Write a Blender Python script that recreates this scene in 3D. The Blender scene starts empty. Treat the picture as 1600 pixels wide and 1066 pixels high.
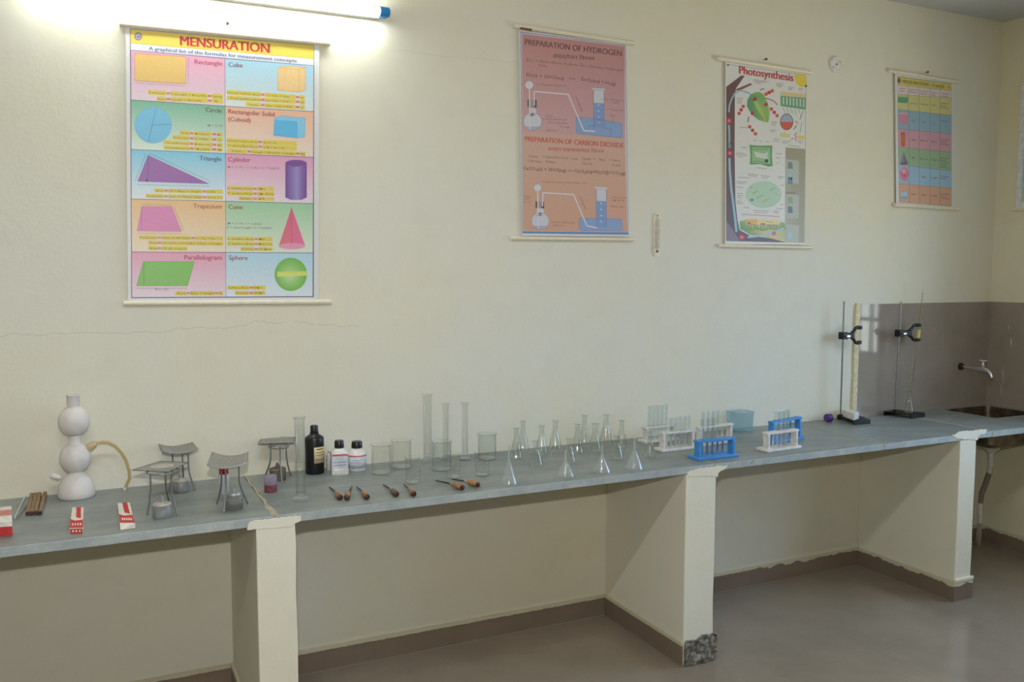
import bpy, math, random
from mathutils import Vector, Matrix
random.seed(7)
C = bpy.context.scene.collection
PI = math.pi

# ------------------------------------------------------------------ camera
CY, CZ, YAW, PITCH, ROLL, F = -3.279, 1.5611, 0.4505, -0.0817, 0.0027, 1362.56
CAM = Vector((0, CY, CZ))
FW = Vector((math.sin(YAW)*math.cos(PITCH), math.cos(YAW)*math.cos(PITCH), math.sin(PITCH)))
R0 = Vector((math.cos(YAW), -math.sin(YAW), 0)); U0 = R0.cross(FW)
RT = R0*math.cos(ROLL)+U0*math.sin(ROLL); UP = U0*math.cos(ROLL)-R0*math.sin(ROLL)
cd = bpy.data.cameras.new('camera'); cam = bpy.data.objects.new('camera', cd); C.objects.link(cam)
cd.sensor_width = 36; cd.lens = F/1600*36; cd.clip_start = 0.05
cam.matrix_world = Matrix(((RT.x, UP.x, -FW.x, CAM.x), (RT.y, UP.y, -FW.y, CAM.y), (RT.z, UP.z, -FW.z, CAM.z), (0, 0, 0, 1)))
bpy.context.scene.camera = cam

H, D, BB, ST = 0.80, 0.578, 0.0985, 0.0285       # worktop height, depth, skirting height, slab thickness
P1 = (0.4353, 0.5556); P2 = (2.0592, 2.2046); P3 = (3.6284, 3.7415)
XC, PZ, CE = 4.602, 1.3876, 2.932
XL, YF = -2.4, -5.9                                # left wall, wall behind the camera

def ray(px, py):
    return FW + RT*((px-800)/F) - UP*((py-533)/F)
def at(px, py, Y=None, Z=None, X=None):
    """the point of a plane that stands at a measured place of the photograph"""
    d = ray(px, py)
    if Y is not None: t = (Y-CAM.y)/d.y
    elif Z is not None: t = (Z-CAM.z)/d.z
    else: t = (X-CAM.x)/d.x
    return CAM+d*t
def S(p):                                          # metres per photo pixel at a point
    return (Vector(p)-CAM).dot(FW)/F
def stand(cx, yb, rpx):
    """centre of a round base of pixel radius rpx whose nearest edge is seen at yb"""
    p = at(cx, yb, Z=H)
    p = at(cx, yb-rpx*(CZ-H)/(p-CAM).length, Z=H)
    r = rpx*S(p)
    if p.y > -r-0.006: p.y = -r-0.006
    return p

# ------------------------------------------------------------------ materials
def lin(c):
    return tuple(((v/255)/12.92 if v/255 <= .04045 else ((v/255+.055)/1.055)**2.4) for v in c)
def rgb(c): return (*lin(c), 1)
MATS = {}
class NT:
    def __init__(s, name):
        s.m = bpy.data.materials.new(name); s.m.use_nodes = True
        s.n = s.m.node_tree.nodes; s.l = s.m.node_tree.links
        s.b = s.n['Principled BSDF']; s.out = s.n['Material Output']
        s._c = None
    def node(s, t, **kw):
        n = s.n.new(t)
        for k, v in kw.items():
            if isinstance(k, str) and hasattr(n, k): setattr(n, k, v)
        return n
    def co(s):
        if s._c is None:
            g = s.node('ShaderNodeNewGeometry'); s._c = g.outputs['Position']
        return s._c
    def noise(s, scale, detail=3, rough=.5, vec=None, stretch=None):
        n = s.node('ShaderNodeTexNoise'); n.inputs['Scale'].default_value = scale
        n.inputs['Detail'].default_value = detail; n.inputs['Roughness'].default_value = rough
        v = vec or s.co()
        if stretch:
            mp = s.node('ShaderNodeMapping'); mp.inputs['Scale'].default_value = stretch
            s.l.new(v, mp.inputs['Vector']); v = mp.outputs[0]
        s.l.new(v, n.inputs['Vector']); return n.outputs['Fac']
    def ramp(s, fac, stops):
        r = s.node('ShaderNodeValToRGB'); e = r.color_ramp.elements
        e[0].position, e[0].color = stops[0][0], stops[0][1]
        e[1].position, e[1].color = stops[-1][0], stops[-1][1]
        for p, c in stops[1:-1]:
            x = e.new(p); x.color = c
        s.l.new(fac, r.inputs[0]); return r.outputs[0]
    def mix(s, fac, a, b, mode='MIX'):
        m = s.node('ShaderNodeMix', data_type='RGBA', blend_type=mode)
        for sock, v in ((m.inputs[0], fac), (m.inputs[6], a), (m.inputs[7], b)):
            if isinstance(v, bpy.types.NodeSocket): s.l.new(v, sock)
            else: sock.default_value = v
        return m.outputs[2]
    def math(s, op, a, b=0.0, c=0.0):
        m = s.node('ShaderNodeMath', operation=op)
        for i, v in enumerate((a, b, c)):
            if isinstance(v, bpy.types.NodeSocket): s.l.new(v, m.inputs[i])
            else: m.inputs[i].default_value = v
        return m.outputs[0]
    def sep(s, v=None):
        x = s.node('ShaderNodeSeparateXYZ'); s.l.new(v or s.co(), x.inputs[0]); return x.outputs
    def col(s, v):
        if isinstance(v, bpy.types.NodeSocket): s.l.new(v, s.b.inputs['Base Color'])
        else: s.b.inputs['Base Color'].default_value = v
    def bump(s, h, dist=.002, strength=.5):
        b = s.node('ShaderNodeBump'); b.inputs['Distance'].default_value = dist
        b.inputs['Strength'].default_value = strength
        s.l.new(h, b.inputs['Height']); s.l.new(b.outputs[0], s.b.inputs['Normal'])
    def set(s, **kw):
        for k, v in kw.items(): s.b.inputs[k.replace('_', ' ')].default_value = v

def simple(name, c, rough=.5, metal=0, var=.06, scale=60, **kw):
    if name in MATS: return MATS[name]
    t = NT(name)
    n = t.noise(scale, 3)
    a = rgb(tuple(max(0, v*(1-var)) for v in c)); b = rgb(tuple(min(255, v*(1+var)) for v in c))
    t.col(t.ramp(n, [(.3, a), (.7, b)])); t.set(Roughness=rough, Metallic=metal, **kw)
    MATS[name] = t.m; return t.m

def wall_paint(name, base, warm, cracks=False):
    t = NT(name)
    n1 = t.noise(.9, 4, .6); n2 = t.noise(7, 5, .6)
    c = t.mix(t.ramp(n1, [(.42, (0, 0, 0, 1)), (.72, (1, 1, 1, 1))]), rgb(base), rgb(warm))
    c = t.mix(t.math('MULTIPLY', t.ramp(n2, [(.5, (0, 0, 0, 1)), (.8, (1, 1, 1, 1))]), .25), c, rgb(tuple(v*.9 for v in base)))
    if cracks:
        o = t.sep()
        def crack(z0, slope, amp, x0, x1, w, dark, sc=2.6):
            nonlocal c
            w1 = t.noise(sc, 5, .62, stretch=(1, 0, 0))
            zz = t.math('ADD', t.math('MULTIPLY', t.math('SUBTRACT', w1, .5), amp), t.math('MULTIPLY_ADD', o[0], slope, z0))
            d = t.math('ABSOLUTE', t.math('SUBTRACT', o[2], zz))
            k = t.math('LESS_THAN', d, w)
            k = t.math('MULTIPLY', k, t.math('GREATER_THAN', o[0], x0)); k = t.math('MULTIPLY', k, t.math('LESS_THAN', o[0], x1))
            k = t.math('MULTIPLY', k, t.math('GREATER_THAN', t.noise(23, 2), .36))
            c = t.mix(t.math('MULTIPLY', k, dark), c, rgb((150, 142, 122)))
        crack(1.345, .01, .16, -1.2, .93, .0010, .36)
        crack(2.375, .02, .05, 1.05, 1.6, .0012, .16, 5)
        crack(1.13, .3, .25, 1.7, 1.95, .0010, .25, 4)
    t.col(c); t.set(Roughness=.75)
    h = t.math('ADD', t.math('MULTIPLY', t.noise(70, 4, .6), .5), t.math('MULTIPLY', t.noise(9, 3), 1.2))
    t.bump(h, .004, .35)
    return t.m
WALL = wall_paint('cream_distemper', (225, 222, 208), (229, 221, 193), True)
WALLP = wall_paint('cream_pier_paint', (225, 222, 207), (228, 221, 199))
WALLR = wall_paint('stained_cream_distemper', (222, 217, 197), (222, 209, 164))
t = NT('ceiling_paint'); t.col(t.ramp(t.noise(2, 4), [(.3, rgb((196, 196, 198))), (.7, rgb((206, 206, 207)))])); t.set(Roughness=.8); CEIL = t.m

def tile_mat(name, base, size, rough, axes=(0, 1), joint=(92, 84, 74), jw=.0016, off=(0, 0), var=.05):
    t = NT(name); o = t.sep()
    n1 = t.noise(3.5, 5, .65); n2 = t.noise(160, 2)
    c = t.ramp(n1, [(.3, rgb(tuple(v*(1-var) for v in base))), (.7, rgb(tuple(min(255, v*(1+var)) for v in base)))])
    c = t.mix(.12, c, t.ramp(n2, [(.4, rgb(tuple(v*.8 for v in base))), (.6, rgb(base))]))
    k = None
    for i, a in enumerate(axes):
        if size[i] is None: continue
        fr = t.math('FRACT', t.math('DIVIDE', t.math('ADD', o[a], 20*size[i]+off[i]), size[i]))
        e = t.math('LESS_THAN', fr, jw/size[i]); k = e if k is None else t.math('MAXIMUM', k, e)
    if k is not None: c = t.mix(t.math('MULTIPLY', k, .32), c, rgb(joint))
    t.col(c); t.set(Roughness=rough)
    t.b.inputs['Specular IOR Level'].default_value = .5
    return t.m
FLOOR = tile_mat('vitrified_floor_tile', (148, 135, 119), (.6, .6), .17, off=(.13, .21))
DADO_B = tile_mat('brown_wall_tile', (156, 145, 134), (.6, None), .06, axes=(0, 2), off=(.02, 0), joint=(118, 104, 92), jw=.001)
DADO_R = tile_mat('brown_wall_tile_side', (156, 144, 130), (.6, None), .06, axes=(1, 2), off=(.02, 0), joint=(118, 104, 92), jw=.001)

def skirting(name, drips):
    t = NT(name); o = t.sep()
    c = t.ramp(t.noise(4, 4), [(.3, rgb((120, 104, 90))), (.7, rgb((132, 115, 100)))])
    edge = t.math('ADD', t.math('MULTIPLY', t.noise(9, 5, .7, stretch=(1, 1, .02)), drips), BB-.012-drips*.52)
    k = t.math('GREATER_THAN', t.math('ADD', o[2], t.math('MULTIPLY', t.noise(60, 3), .006)), edge)
    c = t.mix(k, c, rgb((205, 198, 172)))
    g = t.math('LESS_THAN', o[2], .004)
    c = t.mix(t.math('MULTIPLY', g, .6), c, rgb((168, 160, 146)))
    t.col(c); t.set(Roughness=.3); return t.m
SK_CLEAN = skirting('brown_skirting_tile', .006); SK_DRIP = skirting('paint_smeared_skirting_tile', .075)

t = NT('kota_stone')
n = t.noise(5, 6, .65, stretch=(1, 2.4, 1)); n2 = t.noise(26, 5, .7)
c = t.ramp(n, [(.28, rgb((114, 121, 120))), (.5, rgb((132, 138, 135))), (.72, rgb((152, 155, 148)))])
c = t.mix(t.math('MULTIPLY', t.ramp(n2, [(.52, (0, 0, 0, 1)), (.75, (1, 1, 1, 1))]), .4), c, rgb((166, 164, 152)))
c = t.mix(t.math('MULTIPLY', t.ramp(t.noise(14, 5, .7), [(.6, (0, 0, 0, 1)), (.72, (1, 1, 1, 1))]), .25), c, rgb((104, 112, 112)))
t.col(c); t.set(Roughness=.38); t.bump(t.noise(40, 5, .7), .003, .3); STONE = t.m
t = NT('sawn_stone_edge')
c = t.ramp(t.noise(18, 5, .7), [(.3, rgb((150, 160, 162))), (.6, rgb((172, 179, 178))), (.75, rgb((190, 190, 180)))])
c = t.mix(t.ramp(t.noise(7, 6, .75), [(.63, (0, 0, 0, 1)), (.67, (1, 1, 1, 1))]), c, rgb((92, 98, 102)))
t.col(c); t.set(Roughness=.6); t.bump(t.noise(90, 4, .7), .004, .5); EDGE = t.m
t = NT('cement_joint'); t.col(t.ramp(t.noise(30, 5, .7), [(.3, rgb((150, 142, 124))), (.7, rgb((188, 178, 154)))])); t.set(Roughness=.9); JOINT = t.m
t = NT('bare_cement')
c = t.ramp(t.noise(40, 6, .75), [(.32, rgb((70, 68, 62))), (.5, rgb((124, 120, 110))), (.62, rgb((186, 180, 162))), (.75, rgb((110, 106, 98)))])
t.col(c); t.set(Roughness=.95); t.bump(t.noise(80, 6, .8), .008, .9); CEMENT = t.m

def glass(name, tint=(253, 253, 252), edge=(222, 224, 220), alpha_white=0.0, gloss=1.0, frost=(228, 232, 232), rough=.05):
    """thin clear glass: see-through, greener and more mirroring where it is seen edge-on"""
    t = NT(name); t.n.remove(t.b)
    tr = t.node('ShaderNodeBsdfTransparent'); gl = t.node('ShaderNodeBsdfGlossy'); gl.inputs['Roughness'].default_value = rough
    gl.inputs['Color'].default_value = (gloss, gloss, gloss, 1)
    lw = t.node('ShaderNodeLayerWeight'); lw.inputs['Blend'].default_value = .35
    t.l.new(t.mix(t.math('POWER', lw.outputs['Facing'], 3), rgb(tint), rgb(edge)), tr.inputs['Color'])
    fr = t.node('ShaderNodeFresnel'); fr.inputs['IOR'].default_value = 1.45
    g = t.node('ShaderNodeNewGeometry')
    ior = t.math('ADD', t.math('MULTIPLY', g.outputs['Backfacing'], 1/1.45-1.45), 1.45)
    t.l.new(ior, fr.inputs['IOR'])
    m = t.node('ShaderNodeMixShader'); t.l.new(fr.outputs[0], m.inputs[0])
    t.l.new(tr.outputs[0], m.inputs[1]); t.l.new(gl.outputs[0], m.inputs[2])
    last = m.outputs[0]
    if alpha_white:
        df = t.node('ShaderNodeBsdfDiffuse'); df.inputs['Color'].default_value = rgb(frost)
        m2 = t.node('ShaderNodeMixShader'); m2.inputs[0].default_value = alpha_white
        t.l.new(last, m2.inputs[1]); t.l.new(df.outputs[0], m2.inputs[2]); last = m2.outputs[0]
    t.l.new(last, t.out.inputs['Surface']); return t.m
GLASS = glass('clear_lab_glass'); GLASS_S = glass('smoky_lamp_glass', (226, 228, 226), (150, 154, 152), .22, frost=(170, 170, 168)); GLASS_D = glass('thick_lab_glass', (251, 252, 251), (200, 203, 200))
TUBEG = glass('test_tube_glass', (250, 252, 252), (206, 212, 212))
FROST = glass('cloudy_plastic', (240, 242, 242), (205, 210, 210), .42)
BLUEP = glass('pale_blue_cloudy_plastic', (240, 247, 249), (212, 226, 231), .10, frost=(192, 214, 220))
FUNNEL = glass('clear_plastic_funnel', (251, 252, 252), (226, 230, 230), .10, rough=.10)
BASEG = glass('thick_glass_base', (250, 251, 250), (215, 218, 214), .16, rough=.12)  # white diffuse stands in for light reflected in the thick bottoms

WHITEP = simple('white_plastic', (226, 222, 218), .4); WHITER = simple('white_rack_plastic', (216, 212, 206), .45)
BLUER = simple('blue_rack_plastic', (66, 142, 208), .4); KIPP = simple('white_polythene', (218, 212, 208), .45, var=.02)
STEEL = simple('stainless_steel', (112, 102, 86), .36, .9, var=.3, scale=14); WIRE = simple('grey_wire', (138, 138, 136), .4, .7)
GALV = simple('dull_tin', (168, 170, 170), .42, .55, var=.12, scale=40); DTIN = simple('dark_tin', (120, 112, 98), .5, .6, var=.18, scale=50)
LID = simple('pale_tin_lid', (190, 182, 170), .45, .5); BLACK = simple('black_plastic', (22, 22, 24), .35); BLACKM = simple('black_enamel', (13, 13, 13), .5)
CREAMROD = simple('cream_rod_plastic', (232, 222, 200), .4, var=.02); RED = simple('red_plastic', (190, 22, 30), .4)
REDC = simple('red_card', (196, 52, 52), .6); WHITEC = simple('white_card', (226, 220, 210), .6); WOODB = simple('brown_wood', (142, 116, 86), .65, var=.16, scale=90)
HANDLE = simple('varnished_handle', (152, 108, 66), .35, var=.2, scale=60); DHANDLE = simple('dark_handle', (92, 74, 48), .4, var=.2, scale=60)
HEND = simple('dark_handle_end', (70, 36, 24), .4); PURPLE = simple('purple_plastic', (86, 50, 130), .45); PINKS = simple('maroon_powder', (122, 66, 74), .8, var=.15, scale=120)
LILAC = glass('lilac_clear_plastic', (236, 228, 238), (200, 190, 208), .4, frost=(192, 184, 202))
CHROME = simple('chrome', (212, 212, 212), .24, .9, var=.02); LABELC = simple('cream_label', (214, 200, 158), .6); LABELW = simple('white_label', (206, 210, 220), .5)
PVC = simple('white_pvc', (206, 200, 186), .45); GREYP = simple('grey_flexible_hose', (120, 112, 100), .6); SILVER = simple('silver_mark', (214, 214, 210), .3, .6)
RUBBER = glass('amber_rubber_tube', (236, 220, 178), (200, 176, 120), .4, frost=(226, 208, 160)); TAN = simple('tan_stopper', (198, 176, 140), .6)
PINKT = simple('pink_print', (200, 90, 110), .6); GREYT = simple('grey_print', (120, 120, 135), .6); DARKT = simple('dark_print', (60, 46, 36), .7)
BATTEN = simple('white_enamel_batten', (205, 206, 206), .4); CAPB = simple('blue_tube_cap', (30, 130, 200), .4); NAILM = simple('rusty_nail', (62, 54, 46), .6, .5)
CORKY = simple('yellow_cork', (206, 196, 120), .7); TAPEB = simple('brown_tape', (120, 78, 56), .6); CREAMC = simple('cream_card', (228, 220, 196), .5)
FRAMEM = simple('window_frame_paint', (190, 190, 186), .5); GRIMEM = simple('limescale_drip', (190, 184, 166), .7); CLOTHM = simple('damp_grey_cloth', (66, 70, 60), .9)
t = NT('lamp_tube_glow'); t.set(Roughness=.5); t.b.inputs['Emission Color'].default_value = (.93, 1, .95, 1); t.b.inputs['Emission Strength'].default_value = 44; TUBELIT = t.m
t = NT('printed_paper'); a = t.node('ShaderNodeVertexColor'); a.layer_name = 'print'
t.col(t.mix(.06, a.outputs[0], t.ramp(t.noise(90, 2), [(.4, rgb((190, 190, 190))), (.6, rgb((250, 250, 250)))]), 'MULTIPLY')); t.set(Roughness=.42); PAPER = t.m

# ------------------------------------------------------------------ mesh building
class M:
    def __init__(s): s.v = []; s.f = []; s.mi = []
    def add(s, vs, fs, m=0):
        o = len(s.v); s.v += [Vector(p) for p in vs]
        for f in fs: s.f.append([i+o for i in f]); s.mi.append(m)
    def box(s, x0, x1, y0, y1, z0, z1, m=0, mat=None):
        vs = [Vector((x, y, z)) for z in (z0, z1) for y in (y0, y1) for x in (x0, x1)]
        if mat: vs = [mat @ p for p in vs]
        s.add(vs, [(0, 2, 3, 1), (4, 5, 7, 6), (0, 1, 5, 4), (2, 6, 7, 3), (0, 4, 6, 2), (1, 3, 7, 5)], m); return s
    def loft(s, rings, m=0, cap0=True, cap1=True, closed=True):
        n = len(rings[0]); vs = [p for r in rings for p in r]; fs = []
        for i in range(len(rings)-1):
            for j in range(n if closed else n-1):
                k = (j+1) % n
                fs.append((i*n+j, i*n+k, (i+1)*n+k, (i+1)*n+j))
        if cap0: fs.append(tuple(range(n-1, -1, -1)))
        if cap1: fs.append(tuple((len(rings)-1)*n+j for j in range(n)))
        s.add(vs, fs, m); return s
    def lathe(s, prof, n=24, o=(0, 0, 0), mat=None, m=0, cap0=True, cap1=True):
        o = Vector(o); rings = []
        for r, z in prof:
            ring = []
            for j in range(n):
                a = 2*PI*j/n; p = Vector((r*math.cos(a), r*math.sin(a), z))
                ring.append((mat @ p if mat else p)+o)
            rings.append(ring)
        return s.loft(rings, m, cap0, cap1)
    def tube(s, pts, r, n=8, m=0, cap=True):
        pts = [Vector(p) for p in pts]; rings = []; N = len(pts)
        rs = r if isinstance(r, (list, tuple)) else [r]*N
        prev = None
        for i, p in enumerate(pts):
            d = ((pts[min(i+1, N-1)]-pts[max(i-1, 0)])).normalized()
            if prev is None:
                a = Vector((0, 0, 1)) if abs(d.z) < .9 else Vector((1, 0, 0)); u = d.cross(a).normalized()
            else:
                u = (prev-d*prev.dot(d)).normalized()
            prev = u; w = d.cross(u)
            rings.append([p+(u*math.cos(2*PI*j/n)+w*math.sin(2*PI*j/n))*rs[i] for j in range(n)])
        return s.loft(rings, m, cap, cap)
    def prism(s, poly, off, m=0):
        a = [Vector(p) for p in poly]; off = Vector(off); n = len(a)
        s.add(a+[p+off for p in a], [tuple(range(n)), tuple(range(2*n-1, n-1, -1))]+[(i, i+n, (i+1) % n+n, (i+1) % n) for i in range(n)], m); return s
    def build(s, name, mats, parent=None, sharp=35, bevel=0, origin=None, fix=True):
        me = bpy.data.meshes.new(name)
        o = Vector(origin) if origin is not None else Vector()
        me.from_pydata([p-o for p in s.v], [], s.f)
        if not isinstance(mats, (list, tuple)): mats = [mats]
        for x in mats: me.materials.append(x)
        me.polygons.foreach_set('material_index', s.mi)
        if fix:
            import bmesh
            b = bmesh.new(); b.from_mesh(me); bmesh.ops.recalc_face_normals(b, faces=b.faces); b.to_mesh(me); b.free()
        me.polygons.foreach_set('use_smooth', [True]*len(me.polygons))
        me.set_sharp_from_angle(angle=math.radians(sharp))
        ob = bpy.data.objects.new(name, me); C.objects.link(ob); ob.location = o
        if parent: ob.parent = parent
        if bevel:
            bv = ob.modifiers.new('bevel', 'BEVEL'); bv.width = bevel; bv.segments = 2; bv.limit_method = 'ANGLE'; bv.angle_limit = math.radians(40)
        return ob

def tag(o, label, cat, group=None):
    o['label'] = label; o['category'] = cat
    if group: o['group'] = group
    return o
def thing(name, label, cat, loc=(0, 0, 0), group=None, rz=0):
    o = bpy.data.objects.new(name, None); C.objects.link(o); o.empty_display_size = .05
    o.location = loc; o.rotation_euler.z = rz
    return tag(o, label, cat, group)
def struct(o): o['kind'] = 'structure'; return o
def dup(root, loc, label, group=None, rz=None):
    r = root.copy(); C.objects.link(r); r.location = loc; r['label'] = label
    if rz is not None: r.rotation_euler.z = rz
    if group: r['group'] = group
    for ch in list(root.children):
        c = ch.copy(); C.objects.link(c); c.parent = r
        for g in ch.children:
            d = g.copy(); C.objects.link(d); d.parent = c
    return r

# ------------------------------------------------------------------ room
def walled(name, boxes, mat):
    m = M()
    for b in boxes: m.box(*b)
    return struct(m.build(name, mat))
walled('floor', [(XL-.1, XC+.12, YF-.12, .1, -.1, 0)], FLOOR)
walled('ceiling', [(XL-.1, XC+.12, YF-.12, .1, CE, CE+.1)], CEIL)
walled('wall_back', [(XL-.1, XC+.12, 0, .12, 0, CE)], WALL)
walled('wall_left', [(XL-.12, XL, YF, 0, 0, CE)], WALLP)
WINS = ((-2.55, -.78),); WZ0, WZ1 = .98, 2.28    # windows in the right wall: along Y, sill and head height
WY0, WY1 = WINS[0]
walled('wall_right', [(XC, XC+.12, WINS[0][1], 0, 0, CE), (XC, XC+.12, YF, WINS[0][0], 0, CE)]
       +[(XC, XC+.12, p, q, a, b) for p, q in WINS for a, b in ((0, WZ0), (WZ1, CE))], WALLR)
walled('wall_front', [(XL, XC, YF-.12, YF, 0, CE)], WALLP)
def window(name, along, a0, a1, z0, z1, plane):
    root = bpy.data.objects.new(name, None); C.objects.link(root); struct(root)
    f = M(); g = M()
    def bx(m, p, q, zz0, zz1, d0, d1):
        if along == 'y': m.box(plane+d0, plane+d1, p, q, zz0, zz1)
        else: m.box(p, q, plane-d1, plane-d0, zz0, zz1)
    w = .045
    bx(f, a0, a1, z0, z0+w, .03, .08); bx(f, a0, a1, z1-w, z1, .03, .08); bx(f, a0, a0+w, z0+w, z1-w, .03, .08); bx(f, a1-w, a1, z0+w, z1-w, .03, .08)
    gr = M()
    for i in range(1, 16):
        c = a0+(a1-a0)*i/16; h_ = .02 if i % 4 == 0 else .009; bx(f if i % 4 == 0 else gr, c-h_, c+h_, z0+w, z1-w, .04, .07)
    for i in range(1, 5):
        c = z0+(z1-z0)*i/5; bx(gr, a0+w, a1-w, c-.012, c+.012, .045, .052)
    gr.build('window_grille', FRAMEM, root)
    bx(g, a0+w, a1-w, z0+w, z1-w, .054, .058)
    f.build('window_frame', FRAMEM, root); g.build('glass_pane', glass('window_glass_'+name, (245, 248, 248), (225, 235, 235)), root)
for i, (p, q) in enumerate(WINS): window('window_%d' % (i+1), 'y', p, q, WZ0, WZ1, XC)
# skirting tiles
SKT = .009
def base(name, x0, x1, y0, y1, mat): struct(M().box(x0, x1, y0, y1, 0, BB).build(name, mat, bevel=.0012))
base('baseboard_back', XL, P1[0], -SKT, 0, SK_CLEAN); base('baseboard_back', P1[1], P2[0], -SKT, 0, SK_CLEAN)
base('baseboard_back', P2[1], 2.9, -SKT, 0, SK_CLEAN); base('baseboard_back', 2.9, P3[0], -SKT, 0, SK_DRIP); base('baseboard_back', P3[1], XC, -SKT, 0, SK_DRIP)
base('baseboard_right', XC-SKT, XC, YF, -SKT, SK_DRIP); base('baseboard_left', XL, XL+SKT, YF, -SKT, SK_CLEAN)
# tile splashback
DX = at(1338, 560, Y=0).x
struct(M().box(DX, XC, -.008, 0, H, PZ).build('trim_1', DADO_B))
tr = struct(M().box(XC-.008, XC, WY1+.02, -.008, H, PZ).build('trim_2', DADO_R))
m = M()
for px, y0, y1, w in ((1580, 528, 543, .0035), (1567, 574, 600, .003), (1564, 600, 618, .0025), (1576, 508, 516, .0025)):
    a = at(px, y0, X=XC-.008); b = at(px, y1, X=XC-.008)
    m.tube([a, a*.6+b*.4, b], [w*.5, w, w*.3], 6)
m.build('paint_drip', GRIMEM, tr)
a = at(1334, 473, Y=0); b = at(1334, 638, Y=0)
m = M(); pts = []
zs = [H, .95, 1.02, 1.1, 1.2, 1.3, PZ+.006]
wl = [.024, .026, .022, .027, .024, .026, .022]
rings = []
for z, w in zip(zs, wl): rings.append([Vector((DX-w, -.0005, z)), Vector((DX-w, -.011, z)), Vector((DX+.003, -.012, z)), Vector((DX+.003, -.0005, z))])
struct(m.loft(rings).build('trim_3', simple('cream_edge_plaster', (222, 210, 172), .7)))

# ------------------------------------------------------------------ worktop and piers
J = [at(409, 779, Z=H).x, at(1075, 712, Z=H).x, at(1310, 678, Z=H).x, at(1463, 658, Z=H).x]
print('joints', J)
SK0 = at(1492, 643, Z=H); SK1 = at(1556, 653.5, Z=H)
BX0, BX1, BY0, BY1 = SK0.x, XC-.045, max(SK1.y, -D+.09), -.035
print('sink', BX0, BX1, BY0, BY1)
edges = [XL]+J+[XC]; G = .005
labs = ['worn grey-green stone worktop slab under the white three-bulb apparatus and tripods',
        'long grey-green stone worktop slab carrying the beakers, flasks and funnels',
        'grey stone worktop slab carrying the blue and white test tube racks',
        'grey stone worktop slab carrying the two black-based clamp stands',
        'bluish stone worktop slab with a sink opening beside the wall tap']
for i in range(5):
    x0, x1 = edges[i]+(G if i else 0), edges[i+1]-(G if i < 4 else 0)
    m = M(); y0 = -D
    if i < 4: regs = [(x0, x1, y0, 0)]
    else: regs = [(x0, BX0, y0, 0), (BX1, x1, y0, 0), (BX0, BX1, y0, BY0), (BX0, BX1, BY1, 0)]
    for r in regs:
        m.box(r[0], r[1], r[2], r[3], H-ST, H)
    m.mi = [0]*len(m.mi)
    # the sawn front face
    for k, f in enumerate(m.f):
        if all(abs(m.v[q].y-y0) < 1e-6 for q in f): m.mi[k] = 1
    s = m.build('worktop_slab', [STONE, EDGE], bevel=.002 if i < 4 else 0)
    tag(s, labs[i], 'worktop', 'stone worktop slabs')
    if i < 4:
        b = M(); rg = []
        for q in range(13):
            y = -D+.001-(-D+.001)*q/12; w = G*.8+.004*random.random()+(.006 if q < 3 and i == 0 else 0)
            xx = edges[i+1]+.003*math.sin(q*1.9)
            rg.append([Vector((xx-G, y, H-ST+.002)), Vector((xx-w, y, H-.003)), Vector((xx-w*.9, y, H+.0012)), Vector((xx+w*.9, y, H+.0012)), Vector((xx+w, y, H-.003)), Vector((xx+G, y, H-ST+.002))])
        b.loft(rg); b.build('mortar_joint', JOINT, s)

def pier(p, label, patch, drip, right):
    m = M()
    zs = [0, .12, .25, .4, .55, .7, H-ST]
    rings = []
    for z in zs:
        j = lambda: random.uniform(-.0018, .0018)
        rings.append([Vector((p[0]+j()*.4, -D+j()*.5, z)), Vector((p[1]+j(), -D+j()*.5, z)), Vector((p[1], 0, z)), Vector((p[0], 0, z))])
    root = m.loft(rings).build('worktop_pier', WALLP, bevel=.003)
    tag(root, label, 'pier', 'masonry piers under the worktop')
    M().box(p[0]-SKT, p[0], -D, -SKT, 0, BB).build('skirting_tile', drip, root, bevel=.001)
    if right: M().box(p[1], p[1]+SKT, -D, -SKT, 0, BB).build('skirting_tile', drip, root, bevel=.001)
    rag = []
    for (x0, y0), (x1, y1) in zip(patch, patch[1:]+patch[:1]):
        n = max(1, int(math.hypot(x1-x0, y1-y0)/2.2))
        for k in range(n): rag.append((x0+(x1-x0)*k/n+random.uniform(-.7, .7), y0+(y1-y0)*k/n+random.uniform(-.8, .8)))
    q = [at(x, y, Y=-D-.0018) for x, y in rag]
    M().prism(q, (0, .003, 0)).build('plaster_patch', WALLP, root, bevel=.001)
    return root
pier(P1, 'cream plastered masonry pier, white front edge, under the joint by the tall cylinder',
     [(386, 829), (389, 816), (400, 813.5), (430, 810.5), (455, 807.5), (470, 806), (471, 813), (462, 818), (459, 823), (397, 828)], SK_CLEAN, True)
pr = pier(P2, 'cream masonry pier with a broken, bare cement foot',
     [(1073, 739), (1078, 736), (1096, 731.5), (1138, 727.5), (1135, 732), (1123, 739), (1122, 745), (1077, 745)], SK_CLEAN, False)
# the broken foot: a rough lump of bare cement where the front skirting tile is missing
m = M(); N = 15; rings = []
for k in range(10):
    z = .004+k*(.118/9); ring = []
    for j in range(N):
        u = j/(N-1)
        x = P2[0]+.003+(P2[1]-P2[0]+.006)*u
        top = .094+.022*u+.008*math.sin(u*11)+.005*math.sin(u*23)
        y = -D-.009-.010*abs(math.sin(u*7.3+k*1.1))*random.random()-.003*random.random()
        ring.append(Vector((x, y, min(z, top))))
    ring += [Vector((P2[1]+.010, -D+.05, ring[-1].z)), Vector((P2[0]+.012, -D+.05, ring[0].z))]
    rings.append(ring)
m.loft(rings).build('broken_cement', CEMENT, pr, sharp=20)
pr = pier(P3, 'cream masonry pier with a brown tiled foot beside the sink pipe',
     [(1487, 681), (1499, 675), (1542, 671), (1541, 677), (1529, 681), (1528, 688), (1497, 686)], SK_DRIP, True)
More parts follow.
